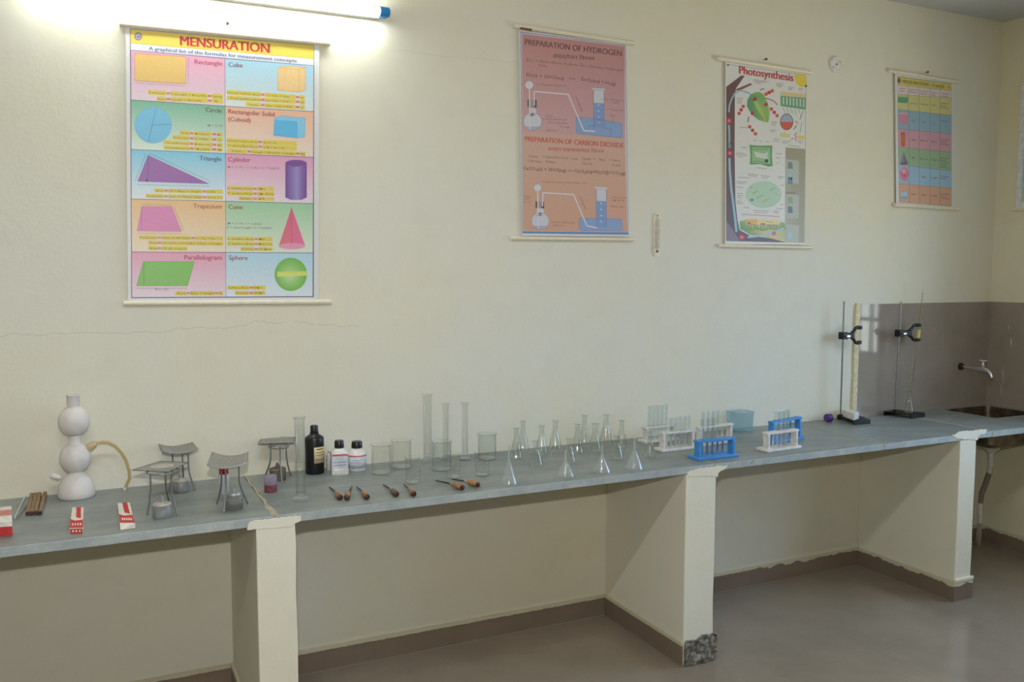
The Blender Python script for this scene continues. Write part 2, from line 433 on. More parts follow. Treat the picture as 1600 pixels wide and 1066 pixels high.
M().box(P3[0]-SKT, P3[1]+SKT, -D-SKT, -D, 0, BB).build('skirting_tile', SK_DRIP, pr, bevel=.001)
M().box(P3[0]-.002, P3[1]+.012, -D-.012, -D+.002, BB-.004, BB+.012).build('plaster_ledge', WALLP, pr, bevel=.003)

# ------------------------------------------------------------------ sink, tap, drain
def rrect(cx, cy, w, d, r, z, n=6):
    out = []
    for sx, sy, a0 in ((1, 1, 0), (-1, 1, PI/2), (-1, -1, PI), (1, -1, 3*PI/2)):
        for k in range(n+1):
            a = a0+PI/2*k/n
            out.append(Vector((cx+sx*(w/2-r)+r*math.cos(a), cy+sy*(d/2-r)+r*math.sin(a), z)))
    return out
scx, scy, sw, sd = (BX0+BX1)/2, (BY0+BY1)/2, BX1-BX0, BY1-BY0
root = thing('sink', 'stained stainless steel sink basin set in the worktop corner', 'sink', (scx, scy, H-ST))
m = M(); zt = -ST; o = Vector((scx, scy, H-ST))
q = lambda w, d, r, z: [p-Vector((scx, scy, 0)) for p in rrect(scx, scy, w, d, r, z)]
m.loft([q(sw-.004, sd-.004, .05, ST-.001), q(sw-.001, sd-.001, .05, ST-.001), q(sw-.001, sd-.001, .05, .0005), q(sw+.03, sd+.03, .05, -.0005), q(sw+.03, sd+.03, .05, -.003), q(sw+.004, sd+.004, .05, -.003), q(sw-.01, sd-.01, .05, -.12), q(sw-.05, sd-.05, .04, -.14), q(.1, .1, .04, -.146),
        q(.1, .1, .04, -.143), q(sw-.054, sd-.054, .04, -.137), q(sw-.014, sd-.014, .05, -.118), q(sw-.004, sd-.004, .05, ST-.001)], cap0=False, cap1=False)
m.build('basin', STEEL, root)
M().lathe([(.001, -.1415), (.032, -.1415), (.034, -.139), (.03, -.138), (.001, -.139)], 20).build('drain_strainer', CHROME, root)
# drain pipe, down to the floor
root = thing('drain_pipe', 'white plastic waste pipe with grey hose running from the sink to the floor', 'pipe', (scx, scy, 0))
zb = H-ST-.148
dpx = at(1549, 700, Y=scy).x-scx
m = M().lathe([(.043, zb), (.044, zb-.014), (.037, zb-.032), (.018, zb-.052), (.016, zb-.07)], 20, (dpx, 0, 0)); m.build('trap_cup', PVC, root)
pp = [at(x, y, Y=scy)-Vector((scx, scy, 0)) for x, y in ((1549, 716), (1548, 728), (1545, 742))]
M().tube([Vector((dpx, 0, zb-.06))]+pp[1:], [.0155, .0145, .012], 14).build('tail_pipe', PVC, root)
pp = [at(x, y, Y=scy)-Vector((scx, scy, 0)) for x, y in ((1545, 740), (1540, 755), (1534, 770), (1532, 790))]
M().tube(pp, [.013, .0135, .013, .012], 12).build('hose', GREYP, root)
pp = [at(x, y, Y=scy)-Vector((scx, scy, 0)) for x, y in ((1532, 786), (1531, 815))]+[at(1528.5, 851, Z=.003)-Vector((scx, scy, 0))]
M().tube(pp, .0125, 12).build('floor_pipe', PVC, root)
# tap
tp = at(1500, 572.5, Y=-.008); zt = tp.z
root = thing('wall_tap', 'chrome bib tap on a long pipe above the sink', 'tap', tp); root.scale = (.9, .84, 1.05)
rx = Matrix.Rotation(PI/2, 3, 'X')
M().lathe([(.001, 0), (.020, 0), (.020, .012), (.016, .022), (.001, .022)], 8, mat=rx).build('wall_flange', simple('dark_pipe_nut', (60, 54, 48), .5, .6), root)
M().tube([(0, -.02, 0), (0, -.115, -.004)], .0075, 12).build('extension_pipe', CHROME, root)
b = M().tube([(0, -.10, -.003), (0, -.125, -.004), (0, -.17, -.004), (0, -.20, -.008), (0, -.222, -.022), (0, -.232, -.042)], [.010, .013, .015, .013, .011, .0105], 14).build('tap_body', CHROME, root)
h = M(); h.lathe([(.010, .008), (.012, .02), (.007, .028), (.007, .042), (.003, .046)], 14, (0, -.165, 0))
for k in range(4): h.tube([(0, -.165, .04), (.022*math.cos(k*PI/2+.4), -.165+.022*math.sin(k*PI/2+.4), .043)], [.005, .004], 8)
h.build('tap_handle', CHROME, root)
# ------------------------------------------------------------------ charts
class Print:
    """coloured print on a flat sheet: every patch is laid in the plane of the sheet"""
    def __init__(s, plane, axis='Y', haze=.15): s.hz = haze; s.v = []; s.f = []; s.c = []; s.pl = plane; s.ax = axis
    def pt(s, p, L):
        if s.ax == 'Y': return at(p[0], p[1], Y=s.pl-.00012*L)
        return at(p[0], p[1], X=s.pl-.00012*L)
    def poly(s, pts, col, L=1):
        o = len(s.v); s.v += [s.pt(p, L) for p in pts]; s.f.append(list(range(o, o+len(pts))))
        s.c += col if isinstance(col, list) else [col]*len(pts)
    def line(s, pts, w, col, L=3):
        for a, b in zip(pts, pts[1:]):
            dx, dy = b[0]-a[0], b[1]-a[1]; l = math.hypot(dx, dy) or 1; nx, ny = -dy/l*w/2, dx/l*w/2
            s.poly([(a[0]+nx, a[1]+ny), (b[0]+nx, b[1]+ny), (b[0]-nx, b[1]-ny), (a[0]-nx, a[1]-ny)], col, L)
    def ell(s, c, rx, ry, col, L=3, a0=0, a1=360, n=28, tilt=0):
        ct, stt = math.cos(tilt), math.sin(tilt); pts = []
        for k in range(n if a1-a0 >= 360 else n+1):
            a = math.radians(a0+(a1-a0)*k/n); x, y = rx*math.cos(a), ry*math.sin(a)
            pts.append((c[0]+x*ct-y*stt, c[1]+x*stt+y*ct))
        s.poly(pts, col, L)
    def text(s, body, A, B, cap, col, L=5, bold=0, res=2, up=None):
        cu = bpy.data.curves.new('lettering', 'FONT'); cu.body = body; cu.size = 1; cu.resolution_u = res
        ob = bpy.data.objects.new('lettering', cu); me = bpy.data.meshes.new_from_object(ob)
        if len(me.vertices):
            me.calc_loop_triangles(); tris = [list(q.vertices) for q in me.loop_triangles]
            xs = [v.co.x for v in me.vertices]; x0, x1 = min(xs), max(xs); w = max(x1-x0, 1e-6)
            ux, uy = up or (0, -1)
            for k in ((0,) if bold == 0 else (-1, 0, 1)):          # a heavier face: strokes doubled sideways
                o = len(s.v); dx = k*bold*cap
                for v in me.vertices:
                    tt = (v.co.x-x0)/w; yy = v.co.y/.69*cap
                    s.v.append(s.pt((A[0]+(B[0]-A[0])*tt+ux*yy+dx, A[1]+(B[1]-A[1])*tt+uy*yy), L+.2*k)); s.c.append(col)
                s.f += [[o+i for i in q] for q in tris]
        bpy.data.objects.remove(ob); bpy.data.meshes.remove(me); bpy.data.curves.remove(cu)
    def build(s, parent, org):
        me = bpy.data.meshes.new('printed_sheet'); me.from_pydata([p-org for p in s.v], [], s.f)
        at_ = me.color_attributes.new('print', 'FLOAT_COLOR', 'POINT')
        buf = []
        for c in s.c: buf += [*lin(tuple(v*(1-s.hz)+206*s.hz for v in c)), 1]  # haze of the film, put into the print colours as pale grey
        at_.data.foreach_set('color', buf); me.materials.append(PAPER)
        ob = bpy.data.objects.new('printed_sheet', me); C.objects.link(ob); ob.parent = parent; return ob
def crop(x0, y0, k): return lambda x, y: (x0+x/k, y0+y/k)
C1, C2 = crop(180, 0, 3.478), crop(180, 230, 4.1)
C3, C4 = crop(780, 20, 5.33), crop(780, 200, 5.075)
C5, C6, C7 = crop(1100, 70, 6.27), crop(1100, 220, 5.922), crop(1370, 90, 4.265)
def lerp(a, b, t): return (a[0]+(b[0]-a[0])*t, a[1]+(b[1]-a[1])*t)
SHEET_Y = -.010
def chart(label, paper, rods, rodw, nail=None, haze=.15):
    """root, Print with the paper laid in; hanging rods are parts"""
    org = at(*lerp(paper[0], paper[2], .5), Y=0); root = thing('wall_chart', label, 'chart', org)
    pr = Print(SHEET_Y, haze=haze)
    pr.poly(paper, (228, 227, 224), 0)
    bk = M(); q = [at(*p, Y=SHEET_Y+.0002)-org for p in paper]; bk.prism(q, (0, .0012, 0)).build('sheet_backing', WHITEC, root)
    for (a, b), w in zip(rods, rodw):
        p, r = at(*a, Y=SHEET_Y-.001)-org, at(*b, Y=SHEET_Y-.001)-org
        rr = w*.66*S(org+p); d = (r-p)
        M().tube([p, p+d*.002, p+d*.998, r], [rr*.7, rr, rr, rr*.7], 12).build('hanging_rod', CREAMROD, root)
    if nail:
        n = at(*nail, Y=0)
        o = thing('wall_nail', nail_labels.pop(0), 'nail', n, 'nails above the charts')
        M().lathe([(.0022, 0), (.0022, .016), (.0052, .016), (.0052, .019)], 10, mat=rx).build('shank', NAILM, o)
        top = lerp(rods[0][0], rods[0][1], .5); k = .12
        a, b = at(*lerp(rods[0][0], rods[0][1], .5-k), Y=-.016)-org, at(*lerp(rods[0][0], rods[0][1], .5+k), Y=-.016)-org
        M().tube([a, n-org+Vector((0, -.012, .002)), b], .0006, 5).build('hanging_string', WHITEC, root)
    return root, pr, org
nail_labels = ['black nail in the wall under the tube light', 'small nail above the green photosynthesis chart', 'small nail above the narrow chart with striped rows']
INK, BRN, MAG = (72, 62, 78), (96, 72, 36), (190, 50, 74)

# --- chart 1: mensuration, ten panels
root, p, org = chart('large white mensuration chart with ten coloured shape panels, under the tube light',
    [(196, 42), (499, 68.5), (498, 470.5), (200, 472)], [((186, 37.5), (516, 68.5)), ((192, 474), (518, 472))], [6.5, 6], (354.5, 38.5))
fr = [(203, 44.5), (491, 70.5), (490.2, 464.4), (205.2, 466)]
p.poly(fr, (88, 72, 120), 1)
LX = lambda y: 204+(y-45)/420*2.0; MX = lambda y: 351.4+(y-90)/370*1.6; RX = lambda y: 490.3-(y-71)/393*1.5
YL = [78.2, 156.1, 233.6, 310.9, 393.8, 465]; YM = [91.4, 165.9, 239.9, 314.6, 394.6, 464.1]; YR = [102.6, 174.5, 246, 318.3, 395.4, 463.4]
def band(y0l, y0r, y1l, y1r, c): p.poly([(LX(y0l), y0l), (RX(y0r), y0r), (RX(y1r), y1r), (LX(y1l), y1l)], c, 2)
band(45.6, 71.2, 67.5, 92, (236, 206, 70)); band(67.8, 92.3, 78, 102.4, (232, 234, 240))
LC = [((236, 160, 192), (240, 216, 228)), ((112, 186, 150), (226, 242, 228)), ((120, 206, 238), (232, 240, 246)), ((242, 192, 130), (246, 226, 200)), ((236, 158, 188), (240, 220, 230))]
RC = [((160, 210, 234), (226, 238, 240)), ((244, 184, 150), (244, 226, 212)), ((232, 156, 194), (240, 222, 232)), ((156, 210, 160), (228, 236, 218)), ((178, 220, 240), (226, 238, 243))]
for i in range(5):
    e = .45
    a, b = LC[i]; p.poly([(LX(YL[i])+.4, YL[i]+e), (MX(YM[i])-.3, YM[i]+e), (MX(YM[i+1])-.3, YM[i+1]-e), (LX(YL[i+1])+.4, YL[i+1]-e)], [a, a, b, b], 2)
    a, b = RC[i]; p.poly([(MX(YM[i])+.3, YM[i]+e), (RX(YR[i])-.3, YR[i]+e), (RX(YR[i+1])-.3, YR[i+1]-e), (MX(YM[i+1])+.3, YM[i+1]-e)], [a, a, b, b], 2)
p.text('MENSURATION', C1(354, 245), C1(838, 288), 14.2, (190, 30, 34), bold=.06, res=4)
p.text('A graphical list of the formulas for measurement concepts', C1(183, 272), C1(986, 340), 5.4, (66, 84, 150), bold=.035)
p.ell(C1(125, 198), 6.2, 6.2, (112, 92, 118), 3); p.ell(C1(125, 198), 4.6, 4.6, (176, 166, 188), 4); p.poly([C1(116, 206), C1(122, 188), C1(128, 202), C1(134, 190), C1(136, 206)], (110, 96, 130), 5)
def T1(s, A, B, h=7.2, c=(196, 56, 84)): p.text(s, A, B, h, c, bold=.03, res=3)
T1('Rectangle', C1(432, 346), C1(580, 357), 6.8); T1('Cube', C1(617, 362), C1(692, 367), 6.8, (120, 66, 90)); T1('Circle', C1(492, 607), C1(578, 614), 6.8, (112, 74, 60))
T1('Rectangular Solid', C1(615, 615), C1(866, 633), 6.6, (170, 62, 66)); T1('(Cuboid)', C1(615, 657), C1(735, 665), 6.4, (170, 62, 66))
T1('Triangle', C2(540, 84), C2(680, 90), 7, (96, 70, 110)); T1('Cylinder', C2(725, 92), C2(866, 96), 7, (186, 66, 96)); T1('Trapezium', C2(500, 390), C2(682, 394), 7, (190, 92, 60))
T1('Cone', C2(727, 396), C2(816, 398), 7, (160, 60, 50)); T1('Parallelogram', C2(444, 720), C2(683, 722), 7, (196, 56, 84)); T1('Sphere', C2(729, 722), C2(848, 724), 7, (150, 72, 92))
def row(Cf, x0, x1, yl, slope, segs, h=15, small=4.1):
    k = 3.478 if Cf is C1 else 4.1
    Y = lambda x: yl+(x-x0)*slope
    p.poly([Cf(x0, Y(x0)-h), Cf(x1, Y(x1)-h), Cf(x1, Y(x1)+h), Cf(x0, Y(x0)+h)], (232, 208, 70), 3)
    for s in segs:
        a, b = s[0], s[1]; m_ = k*.9
        if len(s) == 2:
            p.poly([Cf(a, Y(a)-h*1.02), Cf(b, Y(b)-h*1.02), Cf(b, Y(b)+h*1.02), Cf(a, Y(a)+h*1.02)], (246, 214, 196), 4)
            for d in (-3.2, 3.2): p.poly([Cf(a+2, Y(a)+d-1.9), Cf(b-2, Y(b)+d-1.9), Cf(b-2, Y(b)+d+1.9), Cf(a+2, Y(a)+d+1.9)], MAG, 5)
        else: p.text(s[2], Cf(a, Y(a)+h*.5), Cf(b, Y(b)+h*.5), small*.82*h/15, BRN, 5, res=1)
s1 = .064
row(C1, 180, 586, 500, s1, [(185, 274, 'Perimeter'), (276, 302), (305, 497, '2 (Length + Breadth)'), (500, 526), (530, 582, '2(l+b)')], 13)
row(C1, 226, 586, 536, s1*.6, [(230, 274, 'Area'), (276, 302), (306, 470, 'Length × Breadth'), (500, 526), (540, 560, 'lb')], 12)
row(C1, 607, 1030, 500, .072, [(610, 788, 'Lateral Surface Area'), (790, 814), (820, 944, '4 × Side × Side'), (980, 1004), (1008, 1026, '4a²')], 12)
row(C1, 607, 1030, 530, .06, [(625, 788, 'Total Surface Area'), (790, 814), (820, 944, '6 × Side × Side'), (980, 1004), (1008, 1026, '6a²')], 12)
row(C1, 710, 1030, 565, .06, [(725, 780, 'Volume'), (790, 814), (820, 960, 'Side × Side × Side'), (980, 1004), (1010, 1022, 'a³')], 12)
row(C1, 350, 584, 720, .05, [(356, 400, 'Area'), (404, 428), (434, 512, 'π radius²'), (526, 552), (556, 578, 'πr²')], 11)
row(C1, 314, 584, 746, .05, [(318, 400, 'Diameter'), (404, 428), (434, 505, '2 radius'), (526, 552), (560, 578, '2r')], 11)
row(C1, 264, 584, 773, .05, [(268, 400, 'Circumference'), (404, 428), (434, 520, 'π diameter'), (526, 552), (558, 578, 'πd')], 11)
row(C1, 264, 584, 801, .04, [(268, 400, 'Circumference'), (404, 428), (434, 512, '2π radius'), (526, 552), (556, 580, '2πr')], 11)
row(C1, 607, 986, 762, .05, [(610, 774, 'Lateral Surface Area'), (776, 800), (806, 876, '2h (l + b)')], 12)
row(C1, 607, 986, 788, .05, [(610, 774, 'Total Surface Area'), (776, 800), (806, 920, '2 (lb + bh + lh)')], 12)
row(C1, 607, 1034, 818, .045, [(632, 694, 'Volume'), (718, 744), (748, 978, 'Length × Breadth × Height'), (982, 1006), (1010, 1030, 'lbh')], 12)
row(C2, 250, 690, 277, .022, [(260, 308, 'Area'), (312, 338), (344, 550, '1/2 × Base × Height'), (556, 586), (590, 640, '1/2 bh')], 13)
row(C2, 198, 690, 312, .022, [(202, 306, 'Perimeter'), (312, 338), (344, 552, 'Sum of Three Sides'), (558, 586), (592, 686, 'a + b + c')], 13)
row(C2, 718, 1018, 262, .02, [(720, 876, 'L. Surface Area'), (882, 910), (916, 962, '2πrh')], 13)
row(C2, 718, 1018, 294, .02, [(720, 876, 'T. Surface Area'), (882, 910), (916, 1014, '2πr (h+r)')], 13)
row(C2, 792, 1018, 328, .02, [(800, 872, 'Volume'), (882, 910), (920, 956, 'πr²h')], 12)
row(C2, 156, 690, 578, .012, [(160, 266, 'Perimeter'), (270, 298), (303, 480, 'Sum of All Sides'), (484, 512), (516, 686, 'a + b₁ + b₂ + c')], 13)
row(C2, 212, 690, 612, .012, [(218, 268, 'Area'), (270, 298), (303, 686, '1/2 (Sum of Parallel Sides) × Height')], 13)
row(C2, 212, 462, 647, .012, [(218, 268, 'Area'), (270, 298), (303, 456, '1/2 (b₁ + b₂) h')], 13)
row(C2, 720, 1008, 586, .01, [(722, 884, 'L. Surface Area'), (890, 916), (920, 956, 'πrl')], 13)
row(C2, 720, 1008, 618, .01, [(722, 884, 'T. Surface Area'), (890, 916), (920, 1004, 'πr(l + r)')], 13)
row(C2, 804, 1008, 652, .01, [(808, 884, 'Volume'), (890, 916), (920, 1000, '1/3 πr²h')], 12)
row(C2, 386, 690, 936, 0, [(396, 452, 'Area'), (455, 482), (486, 634, 'Base × Height'), (636, 664), (668, 688, 'bh')], 13)
row(C2, 720, 962, 900, 0, [(722, 852, 'Surface Area'), (858, 886), (888, 936, '4 πr²')], 13)
row(C2, 768, 962, 934, 0, [(774, 852, 'Volume'), (858, 886), (890, 950, '4/3 πr³')], 13)
def small(s, A, B, h=3.3, c=(110, 104, 104)): p.text(s, A, B, h, c, 5, res=1)
small('(π = 3.14)', C1(500, 686), C1(584, 690)); small('(π = 3.14, r = radius, h = height)', C2(716, 132), C2(1052, 142)); small('(π = 3.14, r = radius)', C2(716, 494), C2(940, 498))
small('(l = slant height, h = height)', C2(716, 520), C2(1000, 524)); small('Base (b)', C2(256, 916), C2(340, 916))
# shapes
OL = (110, 70, 60)
def outl(pts, c, w=.5, L=4): p.line(pts+[pts[0]], w, c, L)
q = [C1(105, 290), C1(385, 310), C1(382, 455), C1(106, 438)]; p.poly(q, (242, 196, 104), 3); outl(q, (196, 120, 80))
q = [C1(884, 368), C1(925, 357), C1(1034, 366), C1(1032, 490), C1(1000, 501), C1(882, 490)]; p.poly(q, (246, 204, 134), 3); outl(q, (216, 150, 90))
p.line([C1(884, 368), C1(1000, 378), C1(1034, 366)], .5, (216, 150, 90), 4); p.line([C1(1000, 378), C1(1000, 501)], .5, (216, 150, 90), 4); p.line([C1(922, 358), C1(922, 482), C1(882, 490)], .35, (226, 170, 110), 4)
p.ell(C1(206, 680), 29, 28.5, (110, 160, 190), 3, n=40); p.ell(C1(206, 680), 28.6, 28.1, (112, 196, 238), 4, n=40); p.line([C1(180, 770), C1(222, 588)], .5, (60, 80, 120), 5); p.line([C1(196, 680), C1(303, 676)], .5, (60, 80, 120), 5)
q = [C1(866, 640), C1(902, 630), C1(1033, 642), C1(1030, 744), C1(990, 750), C1(860, 736)]; p.poly(q, (130, 205, 242), 3); p.poly([C1(866, 650), C1(990, 660), C1(990, 750), C1(862, 736)], (84, 184, 236), 4); outl(q, (90, 160, 210))
q = [C2(210, 50), C2(605, 236), C2(142, 220)]; p.poly(q, (152, 92, 170), 3); p.line([C2(212, 54), C2(208, 220)], .5, (70, 40, 90), 4); p.poly([C2(194, 206), C2(208, 206), C2(208, 220), C2(194, 220)], (80, 44, 100), 4)
p.line([C2(142, 240), C2(608, 252)], .4, INK, 4); p.line([C2(128, 215), C2(196, 46)], .4, INK, 4); p.line([C2(222, 40), C2(616, 222)], .4, INK, 4)
cyl = [(1090, 92, (104, 60, 140)), (1125, 100, (130, 96, 176)), (1165, 104, (150, 140, 204)), (1195, 100, (132, 90, 172)), (1227, 92, (110, 56, 146))]
for (xa, ya, ca), (xb, yb, cb) in zip(cyl, cyl[1:]): p.poly([C2(xa, ya+12), C2(xb, yb+12), C2(xb, 330-(0 if xb > 1220 else 0)+ (8 if 1100 < xb < 1220 else -8)), C2(xa, 330+(8 if 1100 < xa < 1220 else -8))], [ca, cb, cb, ca], 3)
p.ell(C2(1158, 103), 16.7, 5.2, (116, 66, 150), 4)
p.poly([C2(1130, 385), C2(1217, 632), C2(1048, 632)], [(226, 90, 130), (236, 110, 160), (226, 110, 110)], 3); p.ell(C2(1132, 634), 20.6, 4.9, (240, 150, 186), 4); p.line([C2(1130, 392), C2(1130, 632)], .4, (170, 60, 90), 5)
q = [C2(170, 380), C2(362, 380), C2(425, 540), C2(140, 537)]; p.poly(q, (228, 130, 186), 3); outl(q, (180, 90, 150), .4); p.line([C2(172, 382), C2(168, 535)], .4, (120, 50, 100), 5); p.line([C2(146, 552), C2(422, 554)], .35, INK, 4); p.line([C2(172, 366), C2(358, 370)], .35, INK, 4); p.line([C2(376, 384), C2(438, 530)], .35, INK, 4)
q = [C2(182, 733), C2(508, 733), C2(463, 888), C2(136, 888)]; p.poly(q, (124, 196, 84), 3); outl(q, (80, 140, 70), .5); p.line([C2(184, 735), C2(184, 887)], .5, (50, 90, 50), 5); p.line([C2(140, 905), C2(460, 905)], .35, INK, 4)
for k in range(7): p.ell((C2(1125-k*.8, 815+k*2)), 25.3*(1-k*.13), 26*(1-k*.13), tuple(int(a+(b-a)*k/6) for a, b in zip((112, 188, 70), (186, 226, 150))), 3+k*.3, n=36)
p.poly([C2(1036, 798), C2(1226, 794), C2(1228, 822), C2(1040, 830)], [(214, 226, 90), (214, 226, 90), (226, 232, 120), (226, 232, 120)], 6)
p.line([C1(398, 312), C1(396, 456)], .4, (150, 90, 130), 4); p.line([C1(110, 452), C1(380, 468)], .4, (150, 90, 130), 4)
p.build(root, org)

# --- chart 2: preparation of gases
root, p, org = chart('pink and orange gas preparation chart with hydrogen and carbon dioxide diagrams',
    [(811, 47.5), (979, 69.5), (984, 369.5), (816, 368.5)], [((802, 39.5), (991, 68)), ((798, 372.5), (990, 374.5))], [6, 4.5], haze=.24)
p.poly([C3(177, 158), C3(1054, 270), C4(1026, 846), C4(184, 836)], (96, 120, 190), 1)
p.poly([C3(184, 166), C3(1050, 276), C4(1022, 828), C4(187, 819)], (224, 216, 218), 2)
bl, br_ = C3(194, 990), C3(1049, 1050)
p.poly([C3(190, 174), C3(1046, 280), br_, bl], [(198, 124, 120), (190, 120, 120), (204, 156, 168), (208, 156, 158)], 3)
p.poly([bl, br_, C4(1018, 826), C4(190, 815)], [(214, 166, 146), (214, 164, 144), (216, 152, 120), (216, 156, 124)], 3)
DK = (92, 52, 58)
p.text('PREPARATION OF HYDROGEN', C3(215, 264), C3(1020, 362), 8.8, DK, bold=.035, res=3)
p.text('हाइड्रोजन िवरचन', C3(450, 372), C3(795, 398), 5.6, DK, bold=.02)
G_ = (112, 66, 66)
p.text('Zinc', C3(222, 402), C3(290, 408), 4.2, G_, res=1); p.text('+ Hydrochloric Acid', C3(303, 410), C3(602, 440), 4.2, G_, res=1); p.line([C3(610, 432), C3(655, 437)], .8, G_, 5)
p.text('Zinc Chloride + Hydrogen', C3(668, 444), C3(1030, 490), 4.2, G_, res=1); p.text('Dilute', C3(330, 446), C3(400, 452), 3.6, G_, res=1)
p.text('Zn(s) + 2HCl(aq)', C3(220, 526), C3(540, 558), 4.9, DK, bold=.02, res=1); p.line([C3(580, 546), C3(636, 552)], .8, DK, 5); p.text('ZnCl₂(aq) + H₂(g)', C3(680, 562), C3(970, 604), 4.9, DK, bold=.02, res=1)
def apparatus(Cf, k, bulb, fl, tube_pts, jar, water_y, trough, corkr, lab):
    W, WB, BW = (214, 212, 226), (196, 196, 214), (124, 160, 216)
    p.poly([Cf(*q) for q in trough], BW, 4); outl([Cf(*q) for q in trough], (84, 116, 180), .6, 5)
    jx0, jx1, jt, jb = jar
    p.poly([Cf(jx0+6, jt+14), Cf(jx1-4, jt+18), Cf(jx1-2, water_y+4), Cf(jx0+6, water_y)], W, 5)
    p.poly([Cf(jx0-4, jt-6), Cf(jx1+4, jt), Cf(jx1+4, jt+16), Cf(jx0-4, jt+10)], (206, 208, 222), 6)
    p.poly([Cf(jx0+6, water_y), Cf(jx1-2, water_y+4), Cf(jx1-2, jb), Cf(jx0+8, jb-4)], (116, 150, 212), 5)
    p.line([Cf(jx0+6, jt+14), Cf(jx0+8, jb)], .6, (84, 110, 170), 6); p.line([Cf(jx1-3, jt+18), Cf(jx1-2, jb)], .6, (84, 110, 170), 6)
    for i in range(4): p.ell(Cf((jx0+jx1)/2, water_y+20+i*(jb-water_y)/4.4), 1.2, 1.2, (206, 216, 240), 6, n=10)
    cx, cy, r = fl
    p.ell(Cf(cx, cy), r/k*1.05, r/k*1.03, (150, 130, 150), 4); p.ell(Cf(cx, cy), r/k, r/k*.98, W, 5)
    p.ell(Cf(cx, cy), r/k, r/k*.98, (170, 176, 200), 6, 35, 145); p.poly([Cf(cx-26, cy-r*1.5), Cf(cx+26, cy-r*1.5), Cf(cx+30, cy-r*.6), Cf(cx-30, cy-r*.6)], W, 5)
    x0, y0, x1, y1 = corkr; p.poly([Cf(x0, y0), Cf(x1, y0+5), Cf(x1, y1+5), Cf(x0, y1)], (76, 62, 70), 6); p.poly([Cf(x0+22, y0), Cf(x1-22, y0+3), Cf(x1-22, y1+3), Cf(x0+22, y1)], (170, 140, 140), 7)
    bx, by, brr = bulb; p.ell(Cf(bx, by), brr/k*1.08, brr/k*1.08, (160, 140, 170), 5); p.ell(Cf(bx, by), brr/k, brr/k, (222, 220, 230), 6)
    p.line([Cf(bx+2, by+brr*.9), Cf(bx+6, cy+r*.9)], 1.9, (226, 222, 232), 8)
    p.line([Cf(*q) for q in tube_pts], 2.2, (222, 204, 214), 7); p.line([Cf(q[0], q[1]) for q in tube_pts], 1.1, (236, 226, 234), 8)
    for s, a, b, h in lab: p.text(s, Cf(*a), Cf(*b), h, G_, 5, res=1)
apparatus(C3, 5.33, (250, 602, 33), (278, 905, 74), [(292, 770), (290, 655), (575, 680), (705, 982), (800, 988)], (780, 876, 632, 962), 750,
    [(640, 868), (775, 880), (1022, 922), (1026, 1034), (1010, 1042), (660, 1006), (640, 992)], (236, 722, 313, 786),
    [('Thistle funnel', (340, 604), (552, 616), 2.6), ('Dilute', (392, 866), (452, 870), 2.6), ('Hydrochloric acid', (392, 890), (562, 898), 2.6), ('Zinc granules', (405, 918), (566, 926), 2.6), ('Zinc', (392, 985), (478, 988), 2.4),
     ('Hydrogen gas', (925, 728), (1036, 738), 2.6), ('bubbles', (940, 752), (1004, 757), 2.4), ('Gas jar', (925, 812), (1042, 820), 2.6), ('Water', (920, 860), (970, 866), 2.6), ('Trough', (500, 952), (590, 962), 2.6)])
p.line([C3(310, 597), C3(335, 598)], .4, G_, 6); p.line([C3(640, 700), C3(690, 824)], 2.0, (186, 106, 116), 5); p.line([C3(850, 718), C3(915, 724)], .4, G_, 8); p.line([C3(885, 804), C3(915, 808)], .4, G_, 8); p.line([C3(355, 884), C3(386, 886)], .4, G_, 8); p.line([C3(945, 872), C3(945, 920)], .4, G_, 8)
p.line([C3(740, 962), C3(745, 945), C3(800, 940)], .7, (84, 116, 180), 8); p.line([C3(880, 960), C3(930, 968), C3(930, 1030)], .7, (84, 116, 180), 8)
RDD = (204, 66, 60)
p.text('PREPARATION OF CARBON DIOXIDE', C4(205, 104), C4(985, 158), 7.6, RDD, bold=.035, res=3)
p.text('कार्बन डाइआक्साइड िवरचन', C4(386, 178), C4(830, 198), 5.2, RDD, bold=.02)
G_ = (120, 78, 60)
for s, a, b in (('Calcium', (230, 232), (308, 238)), ('Carbonate', (230, 268), (334, 276)), ('+ Hydrochloric Acid', (345, 238), (546, 248)), ('Dilute', (372, 276), (444, 282)), ('Calcium', (655, 252), (728, 256)), ('+', (748, 252), (762, 253)),
                ('Chloride', (655, 290), (735, 294)), ('Water', (792, 260), (840, 264)), ('+ Carbon', (872, 262), (958, 270)), ('Dioxide', (896, 302), (962, 306))): p.text(s, C4(*a), C4(*b), 4, G_, 5, res=1)
p.line([C4(572, 244), C4(626, 248)], .8, G_, 5)
p.text('CaCO₃(s) + 2HCl(aq)', C4(190, 330), C4(528, 350), 5, (80, 50, 46), bold=.02, res=1); p.line([C4(540, 338), C4(590, 340)], .8, DK, 5); p.text('CaCl₂(aq)+H₂O(l)+CO₂(g)', C4(596, 352), C4(1000, 372), 5, (80, 50, 46), bold=.02, res=1)
apparatus(C4, 5.075, (304, 475, 29), (326, 738, 68), [(343, 620), (346, 514), (590, 528), (695, 776), (775, 792)], (764, 852, 472, 790), 578,
    [(636, 716), (970, 722), (975, 806), (962, 816), (650, 812), (636, 800)], (288, 582, 357, 634),
    [('Thistle funnel for adding dilute acid', (345, 434), (690, 442), 2.6), ('Delivery', (196, 546), (254, 552), 2.4), ('tube', (200, 566), (240, 570), 2.4), ('Cork', (196, 590), (248, 594), 2.4), ('Calcium carbonate', (410, 752), (596, 758), 2.6), ('pieces', (430, 776), (510, 780), 2.6),
     ('Carbon dioxide', (888, 556), (1010, 560), 2.6), ('gas', (896, 576), (992, 580), 2.4), ('Gas jar', (880, 628), (994, 632), 2.6)])
p.line([C4(640, 545), C4(688, 650)], 2.0, (196, 130, 110), 5)
